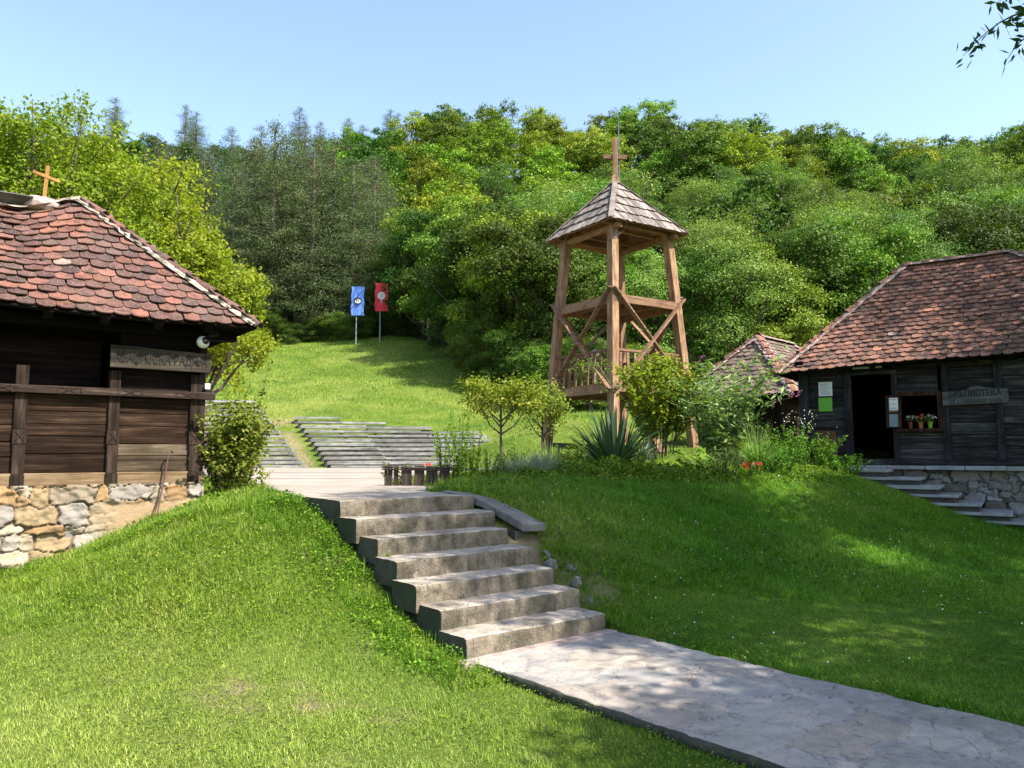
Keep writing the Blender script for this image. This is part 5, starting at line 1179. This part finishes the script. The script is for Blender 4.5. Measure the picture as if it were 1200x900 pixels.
# sill pots
for px, lab, colr, pet in ((1068, 'dark red flower pot at the left of the window sill', (.25, .02, .02), 'petal_white'), (1080, 'orange patterned pot in the middle of the window sill', (.6, .2, .08), 'petal_orange'), (1091, 'lime green pot with white blooms at the right of the window sill', (.3, .6, .02), 'petal_white')):
    r, C_ = flower_pot(px, lab, colr, pet); n = 60; cen = rng.normal(size=(n, 3))*np.array([.05, .05, .035])+np.array([0, 0, .17]); build_quads('foliage', [quads(cen, rng.normal(size=(n, 3)), .04, .6)], M['lf_d'], r)
    n = 24; cen = rng.normal(size=(n, 3))*np.array([.045, .04, .02])+np.array([0, -.02, .215]); build_quads('blooms', [quads(cen, rng.normal(size=(n, 3)), .035, .9)], M[pet], r)

# ---------------------------------------------------------------- shade trees right of the viewer
def shade_tree(x, y, h, w_, base, label, seed, n):
    g = th1(x, y); t = make_tree('ash_tree', label, 'tree', h, w_, base, 15, seed, M['lf_d'], M['bark'], n, 22, .40, .15, .2, (x, y, g-.1), None, asp=.45, shell=.3); return t
SH = [(8.7, 5.0, 12.8, 7.4, 5.6, 'ash tree right of the camera whose twig hangs into the top right corner', 21, 2600), (12.6, 8.6, 9.8, 6.4, 3.8, 'ash tree to the right of the lawn', 22, 1900), (14.6, 12.3, 11, 6.4, 3.6, 'ash tree shading the right house', 23, 1100), (8.0, .6, 9.0, 4.8, 4.6, 'ash tree behind and right of the camera', 24, 1600)]
for k, s in enumerate(SH):
    t = shade_tree(*s)
    if k == 0: ash = t
def twig(tip, root, n, seed):
    r = random.Random(seed); pts = [Vector(root).lerp(Vector(tip), i/6)+Vector((0, 0, .10*math.sin(math.pi*i/6))) for i in range(7)]; mb = MB(); mb.tube(pts, [.012-.0016*i for i in range(7)], 5)
    cen = []; nr = []; td = []
    for i in range(n):
        f = (i+.5)/n; k = min(5, int(f*6)); p = pts[k].lerp(pts[k+1], f*6-k); a = r.uniform(-1, 1); d = Vector((r.uniform(-.9, .5), r.uniform(-.5, .5), r.uniform(-1, .15))).normalized(); l = r.uniform(.05, .14)
        cen.append(p+d*l); td.append(d*4); nr.append(Vector((r.uniform(-1, 1), r.uniform(-1, 1), r.uniform(-.3, 1))))
    return mb, quads(np.array([tuple(c_) for c_ in cen]), np.array([tuple(c_) for c_ in nr]), .125, .34, None, 0, np.array([tuple(c_) for c_ in td]))
al = ash.location
mbs = []; parts = []; stt = MB()
for tip, root, n in (((1128, 66, 7.5), (1215, 10, 7.3), 46), ((1180, 70, 7.4), (1225, 40, 7.2), 26), ((1168, 4, 7.4), (1230, -10, 7.1), 40), ((1190, 30, 7.5), (1240, -20, 7.2), 30)):
    a = P(*tip)-al; b = P(*root)-al; m_, q_ = twig(a, b, n, int(tip[0])); stt.v and None
    base = len(stt.v); stt.v += m_.v; stt.f += [tuple(base+i for i in f) for f in m_.f]; stt.m += m_.m; parts.append(q_)
bm_ = Vector((0, 0, 5.6)); m1 = P(1240, 0, 7.2)-al; stt.tube([bm_, (bm_+m1)/2+Vector((0, 0, .5)), m1, P(1212, 12, 7.3)-al], [.06, .04, .02, .012], 6)
stt.build('hanging_branch', M['bark'], ash); build_quads('hanging_leaves', parts, M['lf_d'], ash)

# ---------------------------------------------------------------- grass
HOUSE = [stxy(0, 0)]
def rect_poly(W, ang, x0, x1, y0, y1): 
    u = np.array([math.cos(ang), math.sin(ang)]); v = np.array([-math.sin(ang), math.cos(ang)]); return [tuple(np.array(W)+u*x+v*y) for x, y in ((x0, y0), (x1, y0), (x1, y1), (x0, y1))]
BL = [PLAZA, LAND, rect_poly(WL, LA, -6.3, 0, -.09, 2.7), rect_poly(WB, BA, -.1, 6.4, -.14, 3.7), rect_poly(WB, BA, bx(1000)-.3, 6.4, -1.2, 0), [stxy(-.02, -.02), stxy(W0+.06, -.02), stxy(W1+.02, 1.0), stxy(W1+.36, 1.4), stxy(W1+.3, 2.4), stxy(W1+.16, 3), stxy(-.02, 3)], [stxy(-.01, .05), stxy(W0+.03, .05), stxy(W0+.26, -PL), stxy(.0, -PL)]]
def scatter(n, y0, y1, power=1.0):
    y = y0+(y1-y0)*rng.random(n)**power; x = (rng.random(n)*2-1)*.74*(y+.6); ok = np.ones(n, bool)
    for b in BL: ok &= ~inpoly(x, y, b)
    return x[ok], y[ok]
def grass(name, x, y, h, w_, lean, label, cat, mat='grass', tone=None, bent=True):
    z = th(x, y); n = len(x); a = rng.random(n)*6.28; L = rng.uniform(.1, 1, n)*lean; hh = h*rng.uniform(.45, 1.3, n)*(.45+.85*vnoise(x*4.2, y*4.2, 61)+.45*vnoise(x*13, y*13, 62)); d = np.c_[np.cos(a), np.sin(a)]; s = np.c_[-np.sin(a), np.cos(a)]
    B = np.c_[x, y, z-.008]; tip = B.copy(); tip[:, :2] += d*(hh*L)[:, None]; tip[:, 2] += hh
    q = np.c_[s*(w_/2)[:, None] if np.ndim(w_) else s*w_/2, np.zeros(n)]
    V = np.stack([B-q, B+q, tip], 1).reshape(-1, 3); r = rng.random(n) if tone is None else tone
    me = np_mesh(name, V, 3, {'rnd': np.repeat(r, 3)}); o = link(name, me, M[mat]); tag(o, label, cat, None, 'stuff'); return o
def wild(x, y):      # 0 mown .. 1 rough (banks and edges)
    z = th_raw(x, y); dx = x-ST0.x; dy = y-ST0.y; s = dx*SDV.x+dy*SDV.y; t = dx*UP.x+dy*UP.y
    w1 = np.clip((z-.10)/.25, 0, 1)*np.clip((14-y)/3, 0, 1)*np.where(x < 0, 1, .45)
    w2 = np.clip(1-np.abs(s+.18)/.35, 0, 1)*(t > -.5)*(t < 3.5); w3 = np.clip(1-np.abs(s-W1-.15)/.25, 0, 1)*.6
    return np.clip(np.maximum(np.maximum(w1*.75, w2), w3)*(.6+.8*vnoise(x*2, y*2, 31)), 0, 1.2)
x, y = scatter(430000, 3.0, 8.5); wi = wild(x, y); sm_ = soilmask(x, y) < rng.random(len(x))*1.2; x, y, wi = x[sm_], y[sm_], wi[sm_]
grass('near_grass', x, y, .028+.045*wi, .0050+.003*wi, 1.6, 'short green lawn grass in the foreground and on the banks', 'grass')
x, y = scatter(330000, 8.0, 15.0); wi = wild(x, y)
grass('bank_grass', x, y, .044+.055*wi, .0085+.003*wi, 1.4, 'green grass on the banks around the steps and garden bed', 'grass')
x, y = scatter(60000, 14.5, 34.0, .7); b_ = ~((x < -1) & (y > 24)); x, y = x[b_], y[b_]
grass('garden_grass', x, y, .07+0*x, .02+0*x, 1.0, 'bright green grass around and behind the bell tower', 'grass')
x, y = scatter(160000, 30, 64, .8); px = 600+F*x/y; b_ = (y < frontY(px)+1) & ~((x < -1.5) & (y < 37.0) & (px < 590)); x, y = x[b_], y[b_]
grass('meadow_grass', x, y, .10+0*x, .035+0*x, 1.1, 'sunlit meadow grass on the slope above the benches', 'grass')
# grass between the benches and in the aisle
x = rng.uniform(-20, 0, 60000); y = rng.uniform(25.4, 37, 60000); px = 600+F*x/y; edge_l = 372-3.98*(y-25)/.72
b_ = (np.abs(px-edge_l) < 13) | (y > 33.5); b_ &= rng.random(len(x)) < .45
grass('aisle_grass', x[b_], y[b_], .06+0*x[b_], .03+0*x[b_], 1.1, 'dry grass in the aisle between the two bench blocks', 'grass')
# broad leaved weeds and clover in the lawn
def clover(name, n, y0, y1, sz, label, side, dens=1.0):
    x, y = scatter(n, y0, y1); keep = (vnoise(x*1.7, y*1.7, 71)+.35*wild(x, y)+.25*vnoise(x*6, y*6, 5) > .62+.1*(1-dens))
    x, y = x[keep], y[keep]; wi = wild(x, y); z = th(x, y)+rng.uniform(.015, .05, len(x))*(1+1.2*wi); cen = np.c_[x, y, z]
    V, r = quads(cen, rng.normal(size=(len(x), 3))*.45+np.array([0, 0, 1]), sz*(1+.9*wi), .8); me = np_mesh(name, V, 4, {'rnd': r}); tag(link(name, me, M['lf_weed']), label, 'ground cover', None, 'stuff')
clover('clover_leaves', 60000, 3.0, 8.5, .015, 'small clover and broad weed leaves scattered through the foreground lawn', 0)
clover('bank_clover', 60000, 8.0, 14.5, .022, 'clover leaves and low weeds on the upper lawn', 0)
x, y = scatter(1500, 6, 14); b_ = (x > .3) & (vnoise(x*1.1, y*1.1, 17) > .5); x, y = x[b_], y[b_]; V, r = quads(np.c_[x, y, th(x, y)+.05], rng.normal(size=(len(x), 3))*.4+np.array([0, -.3, 1]), .016, .9)
tag(link('white_clover_flowers', np_mesh('white_clover_flowers', V, 4, {'rnd': r}), M['petal_white']), 'tiny white clover flowers dotted over the shaded right lawn', 'flowers', None, 'stuff')
# tall tufts along the left flank of the steps
parts = []
for i in range(150):
    t_ = random.uniform(-.3, 3.3); s_ = -random.uniform(.05, .42)-(.2 if t_ > 2.3 else 0); q = stxy(s_, t_); V, r = blades(14, random.uniform(.09, .24), .006, .9, .03, 3, .4); parts.append((V+np.array([q[0], q[1], th1(*q)-.01]), r))
for i in range(60):
    q = stxy(W1+.3+random.uniform(0, .3), random.uniform(-.2, 2.6)); V, r = blades(12, random.uniform(.07, .15), .006, .9, .03, 3, .4); parts.append((V+np.array([q[0], q[1], th1(*q)-.01]), r))
for k, (s_, dt) in enumerate(((1.5, 0), (.15, 0), (1.62, 0), (1.35, 0), (.08, 0), (.5, 0), (1.6, 0))):
    q = stxy(s_, k*TR-.015)
    for j_ in range(3): V, r = blades(9, random.uniform(.04, .09), .005, 1.1, .02, 3, .4); parts.append((V+np.array([q[0]+random.uniform(-.06, .06), q[1]+random.uniform(-.0, .02), k*RS-.004 if k else .0]), r))
n = 5200; t_ = rng.uniform(-.2, 3.2, n); s_ = -np.abs(rng.normal(.05, .28, n))-.04; x = ST0.x+SDV.x*s_+UP.x*t_; y = ST0.y+SDV.y*s_+UP.y*t_; keep = vnoise(x*3, y*3, 91) > .35; x, y = x[keep], y[keep]
parts.append(quads(np.c_[x, y, th(x, y)+rng.random(len(x))**.7*.11*(.4+vnoise(x*5, y*5, 92))], rng.normal(size=(len(x), 3))*.6+np.array([0, 0, .9]), .030, .6))
o = build_quads('long_grass_tufts', parts, M['lf_weed']); tag(o, 'long uncut grass tufts fringing both sides of the concrete steps', 'grass', None, 'stuff')
# leafy ground cover strip in front of the bed
n = 24000; f = rng.random(n); a0 = np.interp(f, [0, .35, .7, 1], [P(560, 570, 10.6).x, P(700, 566, 11.6).x, P(850, 560, 12.4).x, P(985, 552, 13.6).x]); b0_ = np.interp(f, [0, .35, .7, 1], [10.9, 11.6, 12.4, 13.6]); x = a0+rng.normal(0, .15, n); y = b0_+rng.uniform(-.25, .9, n)
hgt = .04+.26*vnoise(x*2.5, y*2.5, 12)**2*np.clip((y-b0_+.3)/.4, 0, 1); z = th(x, y)+hgt*rng.random(n)**.5
V, r = quads(np.c_[x, y, z], rng.normal(size=(n, 3))*.6+np.array([0, -.2, .9]), .045, .6); tag(link('bed_ground_cover', np_mesh('bed_ground_cover', V, 4, {'rnd': r}), M['lf_weed']), 'leafy green ground cover edging the garden bed', 'ground cover', None, 'stuff')
